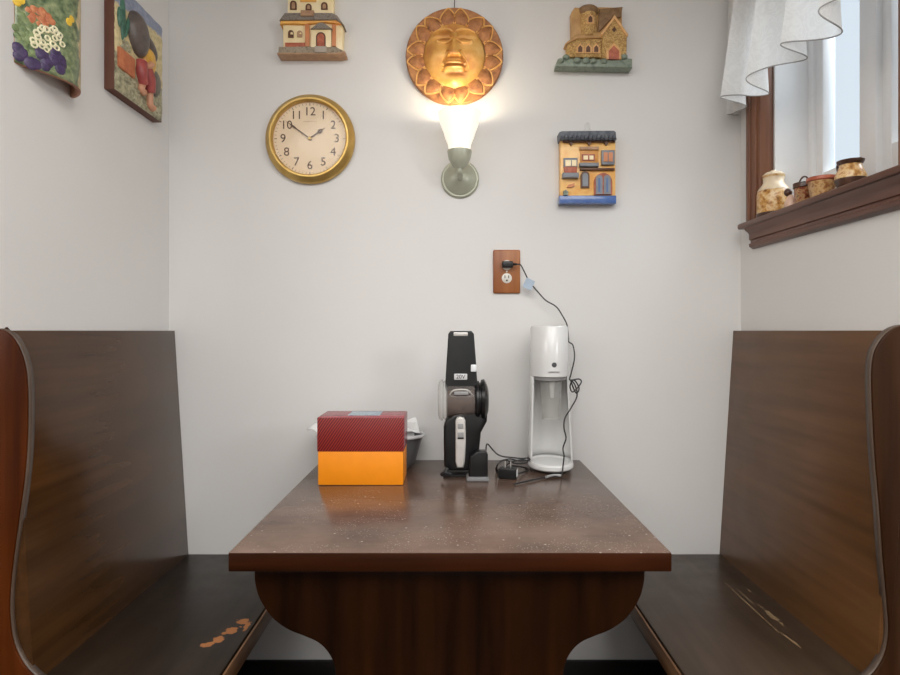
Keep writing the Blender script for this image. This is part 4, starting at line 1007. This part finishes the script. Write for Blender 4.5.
def val_pt(s, t):
    """s along the rod far -> near, t from top (0) to hem (1)"""
    Y = 1.945 - .80 * s
    amp = .004 + .044 * t
    ph = s * 2 * PI * 5.0
    hem = 1.868 + .035 * s + .018 * math.sin(ph * 1. + 2.2) + .012 * math.sin(s * 17)
    x = VX + amp * (.8 * math.sin(ph) + .25 * math.sin(ph * 2.1 + 1.2) + .2 * math.sin(ph * .55)) + .006 * t * math.sin(ph * 2.3 + 1) - .012 * t
    yy = Y + .026 * t * math.sin(ph + 1.9)
    if s < .02: x = VX + (RX - .01 - VX) * (1 - s / .02) * .9
    return Vector((min(x, RX - .035) if s >= .02 else x, min(yy, 1.965), VT + (hem - VT) * t))
vl = thing('lace_valance', (VX, 1.6, VT), 'white embroidered lace valance with scalloped hem hanging over the window', 'curtain')
b = MB(); b.grid(val_pt, 240, 24); b.build('lace_cloth', lace.m, vl, angle=80)
b = MB(); b.tube([val_pt(k / 200, 1) for k in range(201)], .0016, 6, sub=1); b.build('hem_thread', hem_m, vl)
rod = thing('curtain_rod', (RX, 1.6, VT), 'white curtain rod carrying the lace valance', 'curtain rod')
MB().tube([(RX, 1.955, VT + .009), (VX + .01, 1.955, VT + .009), (VX, 1.945, VT + .009), (VX, 1.15, VT + .009), (VX + .01, 1.14, VT + .009), (RX, 1.14, VT + .009)], .006, 10, sub=1).build('rod', white_vinyl, rod)

# ------------------------------------------------------------------ light
w = bpy.data.worlds.new('daylight'); S.world = w; w.use_nodes = True
bg = w.node_tree.nodes['Background']; bg.inputs['Color'].default_value = (.92, .96, 1., 1); bg.inputs['Strength'].default_value = .9
def area(name, loc, target, size, power, color, shape='DISK'):
    l = bpy.data.lights.new(name, 'AREA'); l.energy = power; l.color = color; l.size = size; l.shape = shape
    o = bpy.data.objects.new(name, l); COL.objects.link(o); o.location = loc
    d = Vector(target) - Vector(loc); o.rotation_euler = d.to_track_quat('-Z', 'Y').to_euler(); return o
area('ceiling_lamp_left', (-2.0, -.55, 2.2), (.95, 1.6, 1.0), 1.0, 15, (1, .97, .93))
area('ceiling_fill_centre', (.2, -.7, 2.47), (.2, -.7, 0), 2.8, 90, (1, .985, .96))  # broad unseen fill under the ceiling, added to even out the walls
area('added_side_light', (2.2, -.30, 1.85), (-.9, 1.5, 1.2), .6, 15, (.98, .99, 1))  # floating panel added for the kitchen window's light and the table's leftward shadow
area('rear_fill', (.0, -2.6, 1.4), (0, 2, 1.2), 2.2, 4, (.94, .97, 1), 'SQUARE')  # unseen soft fill added behind the camera, no opening there
sl = bpy.data.lights.new('daylight_sun', 'SUN'); sl.energy = 8.; sl.angle = math.radians(50); sl.color = (.95, .98, 1)
so_ = bpy.data.objects.new('daylight_sun', sl); COL.objects.link(so_); so_.location = (4, .5, 5); so_.rotation_euler = Vector((-.8, .30, -.6)).to_track_quat('-Z', 'Y').to_euler()
# ------------------------------------------------------------------ camera and view
cam = bpy.data.cameras.new('camera'); co = bpy.data.objects.new('camera', cam); COL.objects.link(co)
co.location = (0, 0, EYE); co.rotation_euler = (PI / 2, 0, 0)
cam.sensor_width = 36; cam.lens = 24; cam.shift_x = -2 / 900; cam.shift_y = -6.5 / 900; cam.clip_start = .05
S.camera = co
S.view_settings.view_transform = 'Standard'; S.view_settings.look = 'None'; S.view_settings.gamma = 1; S.view_settings.use_curve_mapping = False
S.view_settings.exposure = .0
